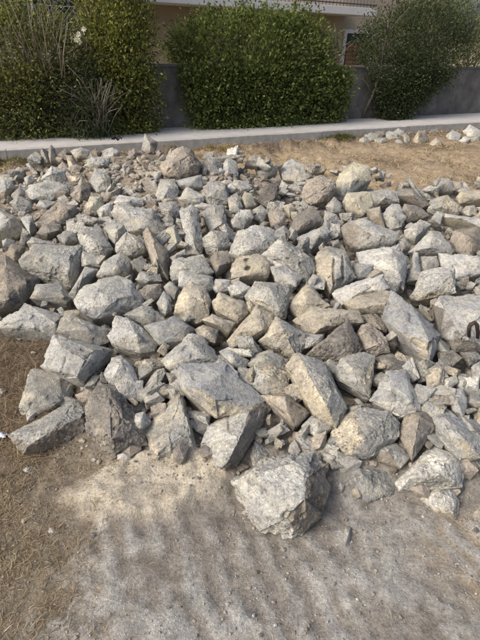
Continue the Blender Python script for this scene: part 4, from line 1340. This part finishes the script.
# ------------------------------------------------------------------ dry grass
def blades(name, X, Y, length, lean, width, tones, label, cat='grass', zoff=0.0, mat='straw'):
    n = len(X)
    z, _ = ground_z_col(X, Y)
    a = RNG.uniform(0, 6.283, n)
    l = length * RNG.uniform(.5, 1.3, n)
    up = np.clip(RNG.normal(lean, .25, n), .03, 1.2)
    dx, dy = np.cos(a), np.sin(a)
    P0 = np.c_[X, Y, z - .003 + zoff]
    bend = RNG.uniform(-.5, .5, n)
    P1 = P0 + np.c_[dx * l * .5, dy * l * .5, l * .5 * up]
    P2 = P1 + np.c_[(dx - dy * bend) * l * .5, (dy + dx * bend) * l * .5, l * .5 * (up - .45 * RNG.random(n))]
    P2[:, 2] = np.maximum(P2[:, 2], z + .002)
    sd = np.c_[-dy, dx, RNG.uniform(-.5, .5, n)] * (width * RNG.uniform(.6, 1.4, n))[:, None]
    V = np.stack([P0 - sd, P0 + sd, P1 + sd * .8, P1 - sd * .8, P2], 1).reshape(-1, 3)
    b = np.arange(n)[:, None] * 5
    F = np.concatenate([b + [0, 1, 2], b + [0, 2, 3], b + [3, 2, 4]], 0)
    C = np.repeat(np.c_[palette(n, tones, .3), np.ones(n)], 5, axis=0)
    link(name, np_mesh(name, V, F, MAT[mat], C, shade=False), None, None, label, cat, None, 'stuff')

STRAW = [(.31, .245, .155), (.25, .19, .12), (.38, .31, .205), (.18, .138, .09), (.28, .23, .155)]
n = 150000
X = RNG.uniform(-1.7, .15, n); Y = RNG.uniform(.6, 2.3, n)
Pn = np.c_[X, Y, X * 0]
edge = X + .50 + .25 * (Y - 1.0) + .22 * fbm(Pn * 1.7, 3, 4) + .12 * fbm(Pn * 7, 5, 4)
dens = smooth(.12, -.35, edge) * (heap(X, Y) < .10) * smooth(-.45, .35, fbm(Pn * 9, 81, 3) + .15)
k = RNG.random(n) < dens
blades('dry_grass', X[k], Y[k], .036, .30, .0010, STRAW, 'matted dry straw-coloured grass covering the ground at lower left')
# roots and dead stalks in the dark soil at the left
n = 2600
c = at(15, 385, .03)
X = c[0] + RNG.normal(0, .22, n); Y = c[1] + RNG.normal(0, .26, n)
k = heap(X, Y) < .13
blades('dead_roots', X[k], Y[k], .11, .35, .0014, [(.20, .15, .10), (.13, .10, .07), (.28, .21, .14)], 'tangle of dark roots and dead stalks in the soil at left', 'roots')
# thin stubble on the bare field behind the heap and sparse wisps in front
n = 60000
X = RNG.uniform(-4, 6.5, n); Y = RNG.uniform(3.8, 10.5, n)
fl_ = front_line(X, Y)
k = (fl_ > .02) & (heap(X, Y) < .05) & (RNG.random(n) < smooth(-.5, .4, fbm(np.c_[X, Y, X * 0] * 3, 82, 3)))
blades('field_stubble', X[k], Y[k], .06, .40, .0045, [(.38, .30, .18), (.30, .225, .135), (.44, .36, .22), (.19, .15, .095)], 'short dry stubble on the bare field behind the heap')
n = 9000
X = RNG.uniform(-.6, 1.5, n); Y = RNG.uniform(.6, 1.7, n)
k = (heap(X, Y) < .05) & (RNG.random(n) < smooth(.1, .5, fbm(np.c_[X, Y, X * 0] * 4, 83, 3)))
blades('straw_wisps', X[k], Y[k], .03, .2, .0008, STRAW, 'thin straw wisps scattered over the trampled dirt in front')
def tuft(px, py, rx, ry, n, tones, label, ln=.07, z=0.02):
    c = at(px, py, z)
    X = c[0] + RNG.normal(0, rx, n); Y = c[1] + RNG.normal(0, ry, n)
    k = front_line(X, Y) > .02
    blades('grass_tuft', X[k], Y[k], ln, .9, .003, tones, label, 'grass', mat='leaf')
tuft(340, 140, .17, .12, 1500, [(.10, .11, .04), (.15, .14, .06), (.08, .09, .035)], 'mossy green tuft at the pavement edge right of centre')
tuft(18, 166, .55, .16, 2600, [(.12, .13, .045), (.19, .17, .07), (.09, .10, .04)], 'strip of short green grass along the kerb at far left', .05)
tuft(212, 151, .25, .12, 900, [(.24, .19, .07), (.30, .23, .10)], 'yellowed grass patch behind the rim at centre', .05)
